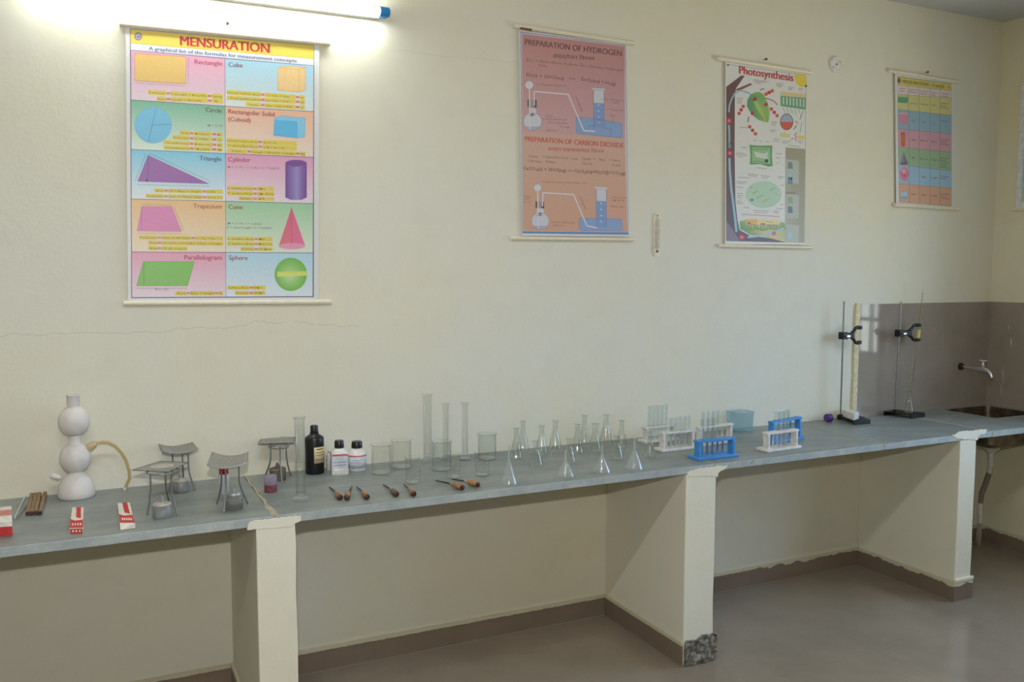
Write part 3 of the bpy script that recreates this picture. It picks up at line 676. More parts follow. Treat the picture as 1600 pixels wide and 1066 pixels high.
p.line([C4(185, 830), C4(1025, 842)], 2.2, (84, 128, 196), 4)
p.build(root, org)
a, b = at(*C3(175, 126), Y=-.016)-org, at(*C3(268, 142), Y=-.016)-org
M().tube([a, b], .0045, 8).build('tape', TAPEB, root)

# --- chart 3: photosynthesis
root, p, org = chart('tall white photosynthesis chart with a green leaf and a brown tree trunk',
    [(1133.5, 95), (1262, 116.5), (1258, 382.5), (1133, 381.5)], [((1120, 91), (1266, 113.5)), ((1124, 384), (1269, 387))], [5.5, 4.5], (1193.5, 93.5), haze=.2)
p.line([C5(222, 190), C5(1000, 300)], .5, (60, 90, 60), 2); p.line([C5(1000, 300), C6(930, 940)], .5, (70, 90, 70), 2)
TK = (92, 54, 58); VS = (140, 190, 214); PK = (196, 40, 72)
p.poly([C5(218, 412), C5(366, 300), C5(398, 305), C5(312, 430), C5(300, 520), C5(218, 640)], TK, 3); p.poly([C5(308, 436), C5(455, 376), C5(474, 390), C5(330, 458)], (126, 66, 62), 3)
p.poly([C5(218, 630), C5(302, 510), C5(300, 1066), C6(290, 560), C6(205, 560)], TK, 3)
p.poly([C6(205, 558), C6(290, 556), C6(310, 740), C6(335, 830), C6(430, 880), C6(600, 900), C6(750, 935), C6(750, 942), C6(205, 927)], (78, 58, 76), 3)
p.poly([C6(205, 740), C6(250, 800), C6(330, 925), C6(205, 925)], (120, 104, 128), 4)
p.poly([C6(330, 745), C6(420, 720), C6(750, 760), C6(752, 940), C6(600, 898), C6(430, 870), C6(338, 815)], [(120, 170, 90), (214, 206, 130), (150, 184, 110), (210, 190, 130), (206, 190, 120), (110, 140, 90), (90, 140, 76)], 4)
for k in range(22):
    x = 318+k*20; yb = 800-6*math.sin(k)-(0 if k < 14 else 4); p.poly([C6(x, yb+30), C6(x-8+8*math.sin(k*2), yb-40-18*abs(math.sin(k*1.7))), C6(x+18, yb+30)], (86+10*(k % 3), 150, 80), 5)
p.poly([C6(405, 722), C6(700, 728), C6(700, 775), C6(400, 775)], (236, 214, 140), 6); p.poly([C6(405, 730), C6(492, 722), C6(490, 770), C6(405, 782)], (240, 176, 90), 7)
p.ell(C6(418, 764), 2, 2, (180, 60, 40), 8); p.poly([C6(525, 764), C6(566, 766), C6(566, 778), C6(525, 776)], (200, 60, 60), 8)
for a, b in (((580, 750), (640, 754)), ((575, 780), (680, 786)), ((430, 772), (476, 776))): p.line([C6(*a), C6(*b)], .8, (150, 110, 90), 8)
p.line([C5(455, 482), C5(400, 458), C5(345, 448), C5(300, 478), C5(268, 540), C5(248, 600), C5(244, 660)], 2.6, VS, 5)
p.line([C5(244, 785), C5(248, 860), C5(250, 1010)], 3, VS, 5); p.line([C6(235, 160), C6(240, 290), C6(252, 440), C6(272, 590), C6(290, 740), C6(300, 845)], 3.6, VS, 5); p.line([C6(232, 0), C6(240, 60)], 3, VS, 5)
p.line([C6(405, 892), C6(540, 878), C6(650, 845), C6(742, 808)], 3.2, (150, 200, 222), 6)
for cf, x, y, r in ((C5, 245, 745, 4.6), (C6, 238, 115, 4), (C6, 350, 893, 4.6), (C6, 648, 858, 3)): p.ell(cf(x, y), r, r, PK, 7); p.ell(cf(x, y), r*.45, r*.45, (236, 120, 140), 8)
lf = [(420, 600), (426, 540), (455, 490), (500, 466), (545, 462), (580, 486), (606, 520), (628, 580), (645, 660), (638, 730), (628, 762), (580, 752), (535, 738), (488, 700), (445, 650)]
p.poly([C5(*q) for q in lf], [(70, 140, 90)]*3+[(120, 170, 80)]*3+[(150, 190, 90)]*3+[(140, 186, 80)]*3+[(84, 150, 92)]*3, 4)
p.poly([C5(470, 500), C5(540, 560), C5(590, 640), C5(625, 755), C5(560, 690), C5(505, 610)], (170, 200, 90), 5); p.line([C5(510, 556), C5(610, 575)], 1.2, (120, 180, 200), 6); p.line([C5(460, 490), C5(530, 560), C5(600, 690), C5(628, 760)], .6, (70, 120, 60), 6)
for x, y, r in ((497, 532, 3.2), (607, 585, 2.8), (475, 672, 2.9)): p.ell(C5(x, y), r, r, (170, 40, 50), 6)
p.line([C5(598, 522), C5(650, 536), C5(690, 556), C5(722, 590)], 1.5, (200, 60, 84), 6)
for (x, y), (dx, dy) in (((638, 468), (30, -16)), ((364, 638), (20, -34)), ((688, 662), (28, 32)), ((476, 838), (28, 34))):
    for k in (-1, 0, 1): p.ell(C5(x+dx*k, y+dy*k), 2.8, 2.8, (212, 62, 66) if k else (190, 34, 44), 5+abs(k), n=14)
p.line([C5(548, 444), C5(590, 430)], 1.5, (70, 80, 110), 5); p.line([C5(430, 760), C5(438, 705)], 1.5, (60, 70, 110), 5)
p.poly([C5(888, 288), C5(1000, 303), C5(998, 412), C5(950, 412), C5(906, 380), C5(890, 330)], (240, 208, 40), 3); p.ell(C5(1000, 405), 1.6, 1.6, (20, 30, 20), 4)
p.poly([C5(750, 458), C5(996, 486), C5(996, 516), C5(750, 498)], (226, 196, 130), 3); p.poly([C5(750, 500), C5(996, 520), C5(994, 636), C5(750, 600)], (92, 156, 116), 3)
for k in range(7): x = 772+k*33; p.poly([C5(x, 512+k*3), C5(x+13, 513+k*3), C5(x+13, 584+k*5), C5(x, 582+k*5)], (206, 222, 206), 4)
for k in range(6): p.line([C5(770+k*40, 612+k*4), C5(800+k*34, 680-k*3+10*(k % 2))], .8, (110, 160, 110), 4)
p.ell(C5(810, 756), 10.2, 12.8, (40, 46, 48), 5); p.ell(C5(810, 756), 9.2, 11.8, (158, 172, 198), 6); p.ell(C5(810, 756), 9.2, 11.8, (216, 66, 40), 7, 0, 180)
p.poly([C5(745, 864), C5(842, 872), C5(840, 908), C5(745, 898)], (222, 206, 120), 4); p.poly([C5(915, 890), C5(996, 896), C5(994, 926), C5(915, 918)], (226, 206, 100), 4)
p.line([C5(790, 840), C5(788, 866)], .6, (120, 150, 110), 4); p.line([C5(960, 760), C5(940, 860)], 1.1, (140, 180, 130), 4); p.line([C5(960, 670), C5(940, 730)], 1, (70, 80, 110), 4); p.line([C5(880, 830), C5(904, 792)], 1.4, (70, 110, 140), 4); p.line([C5(896, 745), C5(920, 772)], 1.6, (216, 110, 80), 4); p.line([C5(855, 930), C5(872, 915)], 1.4, (150, 90, 190), 4)
p.line([C5(910, 862), C5(888, 880), C5(905, 905), C5(890, 920), C5(912, 945)], 1.1, (206, 70, 60), 4)
p.poly([C6(420, 38), C6(520, 46), C6(632, 44), C6(628, 140), C6(636, 232), C6(600, 240), C6(520, 216), C6(424, 220), C6(430, 130)], (74, 150, 72), 4)
p.poly([C6(442, 60), C6(612, 64), C6(614, 216), C6(446, 204)], (140, 190, 130), 5); p.poly([C6(462, 100), C6(560, 120), C6(590, 104), C6(586, 168), C6(530, 160), C6(480, 150)], (214, 220, 204), 6); p.ell(C6(578, 187), 2.7, 2.8, (30, 50, 36), 7)
for k in range(7): p.ell(C6(455+k*22, 78+5*(k % 2)), 1, .8, (60, 120, 70), 7, n=10); p.ell(C6(460+k*17, 190+4*(k % 3)), 1, .8, (60, 120, 70), 7, n=10)
p.ell(C6(553, 498), 27.4, 20.6, (140, 186, 150), 4, n=40); p.ell(C6(553, 498), 26.8, 20.1, (178, 212, 180), 5, n=40)
for k in range(16): p.ell(C6(440+(k*53) % 230, 430+(k*37) % 140), 2.4, 1, (136+(k % 4)*12, 186, 130), 6, n=10, tilt=k)
p.ell(C6(443, 548), 3, 2, (84, 116, 140), 7)
p.poly([C6(755, 62), C6(936, 76), C6(926, 946), C6(750, 942)], [(150, 140, 110), (150, 144, 110), (150, 146, 108), (176, 176, 160)], 4)
for y0, y1 in ((170, 400), (490, 720), (770, 940)): p.poly([C6(760, y0), C6(880, y0+14), C6(876, y1), C6(757, y1-4)], (176, 178, 164), 5)
for y, c in ((230, (96, 120, 126)), (330, (140, 190, 200)), (370, (90, 120, 160)), (550, (120, 160, 100)), (640, (80, 96, 116)), (880, (160, 196, 210))): p.poly([C6(778, y-34), C6(816, y-30), C6(822, y+30), C6(774, y+28)], c, 6)
p.poly([C6(760, 474), C6(845, 478), C6(845, 496), C6(760, 494)], (140, 112, 90), 6)
tx = (150, 146, 140)
def grey(cf, rows, h=1.7):
    for x0, y0, x1, y1 in rows: p.line([cf(x0, y0), cf(x1, y1)], h*.55, tx, 5)
grey(C5, [(484, 342, 636, 362), (484, 356, 600, 370), (500, 372, 560, 380), (705, 378, 775, 386), (705, 392, 770, 400), (715, 406, 760, 412), (825, 412, 880, 418), (825, 426, 870, 432), (825, 440, 860, 444), (925, 424, 968, 430), (925, 438, 960, 444),
          (320, 522, 384, 526), (320, 538, 374, 542), (320, 554, 372, 558), (320, 570, 368, 572), (660, 752, 714, 758), (660, 768, 710, 774), (660, 784, 700, 790), (645, 832, 706, 838), (650, 850, 690, 854), (352, 808, 424, 814), (680, 920, 746, 930), (680, 942, 730, 950), (765, 940, 850, 952), (765, 958, 820, 966), (925, 940, 970, 946), (925, 958, 960, 964), (480, 936, 515, 940), (545, 942, 565, 944), (610, 950, 640, 954), (820, 984, 945, 1000), (365, 1004, 420, 1010)])
grey(C6, [(345, 60, 400, 66), (300, 112, 378, 120), (295, 128, 396, 136), (310, 146, 360, 152), (668, 118, 722, 124), (668, 156, 700, 160), (668, 204, 694, 208), (486, 250, 580, 258), (400, 306, 500, 318), (410, 322, 490, 332), (525, 322, 606, 332), (530, 340, 590, 346), (680, 330, 746, 338), (690, 345, 720, 348), (315, 338, 428, 344), (300, 376, 398, 384), (300, 392, 380, 398), (300, 428, 366, 434), (305, 486, 362, 492), (305, 506, 358, 512), (305, 524, 345, 528), (300, 560, 352, 566), (300, 578, 360, 584), (368, 616, 420, 622), (455, 646, 600, 652), (460, 664, 590, 668), (640, 650, 700, 656), (640, 666, 690, 670), (670, 628, 728, 634), (706, 590, 736, 594), (705, 412, 740, 414)], 1.7)
p.line([C6(346, 680), C6(700, 702)], 1.3, (206, 130, 140), 5)
p.text('Photosynthesis', C5(346, 282), C5(874, 358), 11.8, (186, 40, 48), bold=.045, res=4)
p.ell(C5(236, 198), 1.3, 2, (60, 90, 60), 4)
p.build(root, org)

# --- chart 4: mensuration table with coloured rows
root, p, org = chart('narrow mensuration chart with six coloured table rows, nearest the wall corner',
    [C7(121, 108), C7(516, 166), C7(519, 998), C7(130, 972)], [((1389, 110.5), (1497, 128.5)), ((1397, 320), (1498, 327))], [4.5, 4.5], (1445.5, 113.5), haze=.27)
x0, x1 = lambda y: 137+(y-125)/840*11, lambda y: 497
p.poly([C7(136, 124), C7(498, 174), C7(498, 991), C7(147, 963)], (110, 90, 110), 1)
yl = [127, 182, 246, 345, 475, 597, 715, 840, 961]; yr = [177, 221, 268, 385, 508, 632, 755, 870, 989]
cs = [(226, 206, 80), (226, 214, 210), (214, 204, 120), (130, 172, 200), (214, 144, 166), (140, 176, 130), (142, 186, 220), (220, 150, 110)]
for i in range(8): p.poly([C7(x0(yl[i]), yl[i]+1), C7(497, yr[i]+1), C7(497, yr[i+1]-1), C7(x0(yl[i+1]), yl[i+1]-1)], cs[i], 2)
for t0, xb in ((.205, 218), (.40, 286), (.605, 354), (.785, 420)):
    xt = 137+360*t0; p.line([C7(xt, 182+(39)*t0), C7(xb, 963+27*t0)], .5, (90, 80, 90), 3)
p.text('MENSURATION - U', C7(172, 170), C7(384, 196), 5.4, (70, 64, 30), bold=.02, res=2); p.text('आकृित', C7(388, 198), C7(450, 206), 4.6, (70, 64, 30), bold=.02)
p.ell(C7(148, 153), 2.5, 4.2, (110, 60, 60), 4); p.ell(C7(480, 198), 2, 3, (200, 170, 60), 4)
for x, y, w in ((150, 205, 38), (214, 212, 60), (284, 222, 62), (362, 234, 40), (432, 240, 50)):
    for k in range(2): p.line([C7(x, y+k*16), C7(x+w-k*10, y+k*16+w*.1)], 1.2, (206, 110, 130), 4)
def c7(pts, c, L=4): p.poly([C7(*q) for q in pts], c, L)
c7([(140, 264), (150, 258), (208, 262), (208, 296), (200, 304), (140, 298)], (66, 150, 100)); c7([(140, 264), (150, 258), (208, 262), (200, 269)], (110, 186, 130), 5)
c7([(148, 376), (158, 366), (207, 370), (205, 440), (198, 450), (148, 442)], (220, 124, 156)); c7([(148, 376), (158, 366), (207, 370), (197, 380)], (236, 160, 186), 5)
c7([(160, 506), (190, 510), (188, 584), (164, 584)], (210, 90, 40)); p.ell(C7(175, 507), 3.6, 2.4, (190, 76, 40), 5); p.ell(C7(176, 584), 2.9, 2, (210, 90, 40), 4)
p.poly([C7(180, 630), C7(208, 708), C7(155, 706)], [(120, 100, 150), (80, 60, 100), (140, 120, 170)], 4); p.ell(C7(182, 707), 6.2, 1.8, (90, 74, 110), 4)
p.ell(C7(184, 778), 6.8, 11, (226, 96, 140), 4); c7([(160, 778), (215, 776), (184, 800)], (200, 70, 110), 5); p.ell(C7(180, 756), 3.4, 4, (240, 150, 180), 5)
p.ell(C7(182, 912), 5.6, 4, (150, 200, 226), 5); p.ell(C7(182, 914), 5.6, 7, (90, 160, 206), 4, 0, 180)
cells = ['2(lb+bh+hl)', '4a²', '2πrh', 'πrl', '-', '2πr²'], ['2h(l+b)', '6a²', '2πr(r+h)', 'πr(r+l)', '4πr²', '3πr²'], ['lbh', 'a³', 'πr²h', '1/3πr²h', '4/3πr³', '2/3πr³']
for r in range(6):
    for c_, xx in enumerate((246, 316, 384)):
        f = (xx-137)/360; yy = (yl[r+2]+yl[r+3])/2*(1-f)+(yr[r+2]+yr[r+3])/2*f; s = cells[c_][r]; w = min(50, 9*len(s))
        p.text(s, C7(xx-w/2, yy+4), C7(xx+w/2, yy+10), 2.6, (70, 60, 66), 4, res=1)
    f = (428-137)/360; yy = (yl[r+2]+yl[r+3])/2*(1-f)+(yr[r+2]+yr[r+3])/2*f
    for k in range((3, 1, 3, 5, 2, 3)[r]): p.line([C7(424, yy-18+k*15), C7(424+(56 if k % 2 == 0 else 40), yy-10+k*15)], .9, (96, 84, 90), 4)
p.build(root, org)
# film curl at the lower right edge of the sheet
a, b, c_ = at(*C7(470, 800), Y=-.0125)-org, at(*C7(512, 985), Y=-.013)-org, at(*C7(500, 900), Y=-.0150)-org

# --- chart on the right wall, only its margin shows
yA, yB = at(1593.5, 230, X=XC).y, at(1593.5, 230, X=XC).y-.55
za, zb = at(1594, 133, X=XC).z, at(1594, 327, X=XC).z
root = thing('wall_chart', 'white-edged chart on the side wall, cut off by the edge of the photo', 'chart', (XC, yA, za))
M().box(-.011, -.009, -.55, 0, zb-za, 0).build('sheet', simple('white_chart_paper', (216, 218, 222), .45), root)
M().box(-.0118, -.011, -.53, -.03, zb-za+.04, -.03).build('printed_panel', simple('pale_green_print', (170, 196, 180), .5), root)
for z in (0, zb-za): M().tube([(-.013, .022, z), (-.013, -.572, z)], .0065, 12).build('hanging_rod', CREAMROD, root)

# ------------------------------------------------------------------ other things on the wall
# tube light
tR = at(605, 19.5, Y=-.062); dz = .0
root = thing('tube_light', 'lit fluorescent tube light with a blue end cap above the large chart', 'lamp', tR)
aL = -1.22
sl = (at(439, 8.6, Y=-.04).z-at(591, 28, Y=-.04).z)/(at(591, 28, Y=-.04).x-at(439, 8.6, Y=-.04).x)
L = lambda x, y, z: Vector((x, y, z-sl*x))
M().prism([L(-.02, .030, -.016), L(-.02, .030, .024), L(aL+.02, .030, .024), L(aL+.02, .030, -.016)], (0, .032, 0)).build('batten', BATTEN, root, bevel=.004)
M().tube([L(-.028, 0, 0), L(aL+.028, 0, 0)], .0135, 18).build('lamp_tube', TUBELIT, root)
for x, s in ((0, 1), (aL, -1)):
    h = M().tube([L(x-.030*s, 0, 0), L(x-.024*s, 0, 0), L(x+.004*s, 0, 0), L(x+.008*s, 0, 0)], [.016, .0185, .0185, .015], 18)
    h.box(x-.016, x+.006, 0, .034, -.014-sl*x, .014-sl*x)
    h.build('end_cap', CAPB, root)
# thermometer
tt, tb = at(1026.5, 333, Y=0), at(1024.5, 400, Y=0)
hh = tt.z-tb.z; root = thing('wall_thermometer', 'narrow cream wall thermometer between the gas chart and the photosynthesis chart', 'thermometer', ((tt.x+tb.x)/2, 0, tb.z))
w = 6*S(tb)
pl = [(-w, 0, .01), (-w*.7, 0, 0), (w*.7, 0, 0), (w, 0, .01), (w, 0, hh-w*.9), (w*.72, 0, hh-w*.25), (w*.3, 0, hh), (-w*.3, 0, hh), (-w*.72, 0, hh-w*.25), (-w, 0, hh-w*.9)]
M().prism(pl, (0, -.007, 0)).build('board', CREAMC, root, bevel=.001)
M().tube([(0, -.0095, .026), (0, -.0095, hh-.02)], .0018, 8).build('glass_stem', simple('stem_glass', (190, 184, 170), .2), root)
M().lathe([(.001, -.005), (.0045, -.003), (.0055, 0), (.0045, .003), (.001, .005)], 12, (0, -.0095, .02)).build('bulb', simple('maroon_bulb', (110, 40, 40), .3), root)
m = M()
for k in range(22):
    z = .036+k*(hh-.066)/21
    for s in (-1, 1): m.box(s*w*.3 if s > 0 else -w*.78, w*.78 if s > 0 else -w*.3, -.0075, -.0069, z-.0009, z+.0009)
m.build('scale_mark', GREYT, root)
M().lathe([(.003, 0), (.003, .0012)], 10, (0, -.007, hh-.012), mat=rx).build('hanging_hole', NAILM, root)
# round junction-box cover
cpt = at(1305, 101, Y=0); root = thing('junction_box_cover', 'round white electrical junction cover high on the wall between two charts', 'cover', cpt)
r = 12.5*S(cpt)
M().lathe([(r, 0), (r, .007), (r*.93, .010), (r*.8, .0105), (r*.74, .0085), (.001, .0085)], 28, mat=rx).build('cover_plate', WHITEP, root)
m = M().lathe([(.004, .008), (.004, .011), (.001, .0115)], 10, mat=rx); m.build('screw', NAILM, root)
for s in (-1, 1): M().lathe([(.003, .008), (.003, .0102), (.001, .0104)], 8, (s*r*.55, 0, r*.4*s), mat=rx).build('screw_hole', GREYT, root)

# ------------------------------------------------------------------ worktop, left end
ZH = H+.0002
# red and white carton at the frame edge, two small cartons
def carton(corners, h, label, letters, tilt_end):
    """corners: photo px of the base outline, back-left, back-right, front-right, front-left"""
    q = [at(x, y, Z=H) for x, y in corners]; c = sum(q, Vector())/4
    root = thing('carton', label, 'carton', (c.x, c.y, H), 'red and white cartons')
    q = [p-Vector((c.x, c.y, H)) for p in q]
    up = Vector((0, 0, h)); m = M()
    e = .0006
    lo = [p+Vector((0, 0, e)) for p in q]; hi = [p+up for p in q]
    if tilt_end: hi[2] = hi[2]-Vector((0, 0, h*.12)); hi[3] = hi[3]+(q[0]-q[3])*.06
    m.add(lo+hi, [(3, 2, 1, 0), (4, 5, 6, 7), (0, 1, 5, 4), (1, 2, 6, 5), (2, 3, 7, 6), (3, 0, 4, 7)])
    m.build('box_body', WHITEC, root, bevel=.0008)
    def on(u, v): # on the top face
        a, b = hi[0].lerp(hi[1], u), hi[3].lerp(hi[2], u); return a.lerp(b, v)+Vector((0, 0, .0004))
    def patch(uv, name, mat, dz=0.0): return M().prism([on(*p)+Vector((0, 0, dz)) for p in uv], (0, 0, .0003)).build(name, mat, root)
    patch([(.38, 0), (.78, 0), (.8, .56), (.42, .5)], 'red_stripe', REDC)
    bnd = patch([(0, .58), (.35, .66), (.98, .62), (.995, .985), (.005, .985)], 'red_band', REDC)
    m = M()
    for k in range(letters):
        u = .2+.6*k/max(letters-1, 1); a = [on(u-.05, .78), on(u+.05, .78), on(u+.05, .88), on(u-.05, .88)]
        m.prism([x+Vector((0, 0, .0004)) for x in a], (0, 0, .0003))
    m.build('printed_mark', WHITEC, bnd)
    f = lambda u, v: lo[3].lerp(lo[2], u).lerp(hi[3].lerp(hi[2], u), v)
    n = (lo[3].lerp(lo[2], .5)-lo[0].lerp(lo[1], .5)).normalized()*.0005
    M().prism([f(.03, .05)+n, f(.97, .05)+n, f(.97, .93)+n, f(.03, .93)+n], n*.6).build('red_end', REDC if not tilt_end else WHITEC, root)
    m = M()
    for k in range(3):
        u = .25+.25*k; m.prism([f(u-.06, .3)+n*1.8, f(u+.06, .3)+n*1.8, f(u+.06, .7)+n*1.8, f(u-.06, .7)+n*1.8], n*.4)
    m.build('printed_mark', WHITEC if not tilt_end else BLACK, root)
    return root
carton([(113, 801), (131, 800.5), (130, 834), (109, 834.5)], .016, 'red and white carton lying below the white three-bulb apparatus', 4, False)
carton([(184, 795), (203, 794), (211.5, 826), (188, 829)], .018, 'red and white carton with an opened end, next to the front tripod', 5, True)
q = [at(x, y, Z=H) for x, y in ((-30, 818), (19, 813), (20, 838), (-30, 842))]; c0 = sum(q, Vector())/4; c0.z = H
root = thing('carton', 'red and white carton cut off at the photo edge, beside the glass rods', 'carton', c0, 'red and white cartons')
q = [x-c0 for x in q]; hB = .044
m = M(); e = Vector((0, 0, .0005)); up = Vector((0, 0, hB))
m.add([x+e for x in q]+[x+up for x in q], [(3, 2, 1, 0), (4, 5, 6, 7), (0, 1, 5, 4), (1, 2, 6, 5), (2, 3, 7, 6), (3, 0, 4, 7)]); m.build('box_body', WHITEC, root, bevel=.001)
fo = Vector((0, -.0006, 0))
M().prism([q[3]+fo+up*.04, q[2]+fo+up*.04, q[2]+fo+up*.66, q[3]+fo+up*.66], (0, -.0004, 0)).build('red_band', REDC, root)
pq = [q[0].lerp(q[3], .25), q[1].lerp(q[2], .25), q[1].lerp(q[2], .62), q[0].lerp(q[3], .62)]
M().prism([x+up+Vector((0, 0, .0003)) for x in pq], (0, 0, .0003)).build('red_stripe', simple('faded_red_card', (206, 130, 120), .6), root)
# glass rods and wooden sticks
def rod(a, b, r, name, mat, label, cat, group, endmat=None):
    p, q = at(*a, Z=H), at(*b, Z=H); p.z = q.z = H+r+.0004; c = (p+q)/2
    d = q-p
    if endmat is None:
        o = M().tube([p, p+d*.004, q-d*.004, q], [r*.7, r, r, r*.7], 12).build(name, mat, origin=c); tag(o, label, cat, group); return o
    root = thing(name, label, cat, c, group)
    M().tube([p-c, q-c-d*.02], r, 12).build('shaft', mat, root); M().tube([q-c-d*.02, q-c], [r, r*.9], 12).build('charred_tip', endmat, root)
    return root
rod((43, 770), (22.5, 812), .0032, 'glass_rod', FROST, 'frosted glass rod lying beside the cut-off carton', 'rod', 'thin glass rods')
rod((60, 766), (27.5, 813), .0032, 'glass_rod', GLASS_D, 'clear glass rod lying against the brown sticks', 'rod', 'thin glass rods')
for k, ((a, b), lb) in enumerate(zip((((51.5, 769), (43, 806.5)), ((57.5, 769), (49.3, 806)), ((63.5, 767.5), (55.3, 805.5)), ((72, 768), (62.5, 805.5))),
        ('brown wooden stick next to the clear glass rod', 'brown wooden stick, second from the glass rods', 'brown wooden stick, third from the glass rods', 'brown wooden stick with a dark end, nearest the white apparatus'))):
    rod(a, b, .0065, 'wooden_stick', WOODB, lb, 'stick', 'brown wooden sticks', BLACK if k == 3 else HEND)

# white three-bulb gas apparatus
def px_lathe(prof, n=28): return M().lathe(prof, n)
base_c = stand(120, 781.5, 28); s = S(base_c)
root = thing('gas_generator', 'white plastic apparatus of two globes on a domed base with a side hose', 'laboratory apparatus', base_c)
def arcp(r, zc, a0, a1, n=9): return [(r*math.cos(math.radians(a0+(a1-a0)*k/n)), zc+r*math.sin(math.radians(a0+(a1-a0)*k/n))) for k in range(n+1)]
KX = .92
P = lambda l: [(r*s*KX, z*s) for r, z in l]
M().lathe(P([(.5, 0), (27.5, 0), (29, 2), (29.3, 8), (28, 16), (25, 24), (20, 31.5), (13, 36), (10.5, 38), (10, 43)]), 36).build('domed_base', KIPP, root, sharp=60)
M().lathe(P([(9.5, 42)]+arcp(24.5, 62, -66, 66, 14)+[(9.2, 86), (9, 90)]), 36).build('middle_globe', KIPP, root, sharp=60)
M().lathe(P([(10.4, 84), (9.2, 86), (9.6, 94), (10.4, 96), (10, 97)]), 28).build('neck', KIPP, root)
M().lathe(P(arcp(24.3, 119.5, -68, 68, 14)), 36).build('upper_globe', KIPP, root, sharp=60)
M().lathe(P([(9, 140), (9.4, 144), (9.8, 158), (10.6, 159), (10.6, 160.5), (8.5, 160.5), (8, 142)]), 28).build('spout', KIPP, root)
rm = Matrix.Rotation(-math.radians(65), 3, 'Y')
M().lathe(P([(4, 24), (5.2, 28), (5.2, 37), (3.5, 38)]), 16, (0, 0, 22*s), mat=rm).build('side_outlet', WHITEP, root)
dirr = Vector((.80, -.12, .58)).normalized(); oc = Vector((0, 0, 62*s))
M().tube([oc+dirr*20*s, oc+dirr*25*s, oc+dirr*35*s, oc+dirr*37*s], [6*s, 6.5*s, 5*s, 2.5*s], 16).build('stopper', TAN, root)
hp = [(147, 698), (152, 692.5), (160, 691), (169, 691.5), (180, 697), (190, 708), (197, 720), (202, 736), (202.5, 748), (198, 757), (195, 764)]
o1 = base_c+oc+dirr*36*s
y_end = -.045
pts = []
for k, (x, y) in enumerate(hp): pts.append(at(x, y, Y=o1.y+(y_end-o1.y)*k/(len(hp)-1))-base_c)
pts[0] = o1-base_c
pts[-1].z = max(pts[-1].z, .004)
hs = M().tube(pts, 2.4*s, 10); hs.build('rubber_hose', RUBBER, root)
tipd = (pts[-1]-pts[-2]).normalized()
M().tube([pts[-1]-tipd*.006, pts[-1]+tipd*.004], .0055, 10).build('hose_nozzle', WHITEP, root)
KX = .95

# tripods with wire gauze, spirit lamps below
def tripod(feet, leg_top_y, gz, sag, label, glabel, extra=None, disc=False):
    ft = [at(x, y, Z=H) for x, y in feet]
    if len(ft) == 2: ft.append(extra)
    for f in ft:
        if f.y > -.012: f.y = -.012
    c = sum(ft, Vector())/3; c.z = H
    mx = sum(x for x, y in feet)/len(feet)
    zt = at(mx, leg_top_y, Y=c.y).z-.003
    root = thing('tripod_stand', label, 'tripod', c, 'iron tripod stands')
    hgt = zt-H; rr = .55*sum((f-c).length for f in ft)/3
    ring = [Vector((rr*math.cos(2*PI*k/24), rr*math.sin(2*PI*k/24), hgt)) for k in range(25)]
    M().tube(ring, .0022, 8).build('ring', WIRE, root)
    for f in ft:
        d = f-c; d.z = 0; u = d.normalized()
        M().tube([u*rr+Vector((0, 0, hgt)), u*rr*1.0+Vector((0, 0, hgt*.62)), u*(rr*1.08)+Vector((0, 0, hgt*.5)), u*(rr+(d.length-rr)*.35)+Vector((0, 0, hgt*.34)), d+Vector((0, 0, .002))], [.0026, .0026, .0026, .0026, .0028], 8).build('leg', WIRE, root)
    cs_ = [at(x, y, Z=zt+.0035+sag) for x, y in gz]
    N, K = 13, 9; vs = []; fs = []
    for i in range(N):
        for j in range(K):
            u, v = i/(N-1), j/(K-1); pnt = (cs_[0].lerp(cs_[3], u)).lerp(cs_[1].lerp(cs_[2], u), v)
            pnt.z -= sag*(1-(2*u-1)**2)*(1.0)
            vs.append(pnt)
    gc = sum(cs_, Vector())/4; gc.z = zt+.003
    for i in range(N-1):
        for j in range(K-1): fs.append((i*K+j, (i+1)*K+j, (i+1)*K+j+1, i*K+j+1))
    g = thing('wire_gauze', glabel, 'wire gauze', gc, 'wire gauze squares')
    m = M(); m.add([x-gc for x in vs], fs); mesh = m.build('mesh_sheet', MESHM, g, sharp=80)
    so = mesh.modifiers.new('thick', 'SOLIDIFY'); so.thickness = .0012
    brd = [vs[i*K] for i in range(N)]+[vs[(N-1)*K+j] for j in range(1, K)]+[vs[i*K+K-1] for i in range(N-2, -1, -1)]+[vs[j] for j in range(K-2, -1, -1)]
    M().tube([x-gc for x in brd], .0013, 6).build('folded_edge', WIRE, g)
    if disc: 
        rad = min((cs_[0]-cs_[3]).length, (cs_[0]-cs_[1]).length)*.36
        M().lathe([(rad, .0011), (rad*.96, .0018), (.001, .002)], 24).build('ceramic_disc', simple('grey_ceramic', (176, 170, 160), .8), g)
    return c, zt
t = NT('woven_wire_mesh'); t.col(t.ramp(t.noise(300, 2), [(.4, rgb((140, 139, 134))), (.6, rgb((182, 179, 172)))])); t.set(Roughness=.55, Metallic=.25)
tr_ = t.node('ShaderNodeBsdfTransparent'); mx_ = t.node('ShaderNodeMixShader'); mx_.inputs[0].default_value = .26      # open weave
t.l.new(t.b.outputs[0], mx_.inputs[1]); t.l.new(tr_.outputs[0], mx_.inputs[2]); t.l.new(mx_.outputs[0], t.out.inputs['Surface']); MESHM = t.m
tripod([(230, 806), (277.5, 806), (263.5, 783)], 735, [(250, 721), (206, 735), (262, 737.5), (295, 722.5)], 0, 'iron tripod stand at the front, near the opened carton',
       'flat wire gauze with a pale round centre on the front tripod', disc=True)
cB = at(285, 757, Z=H)
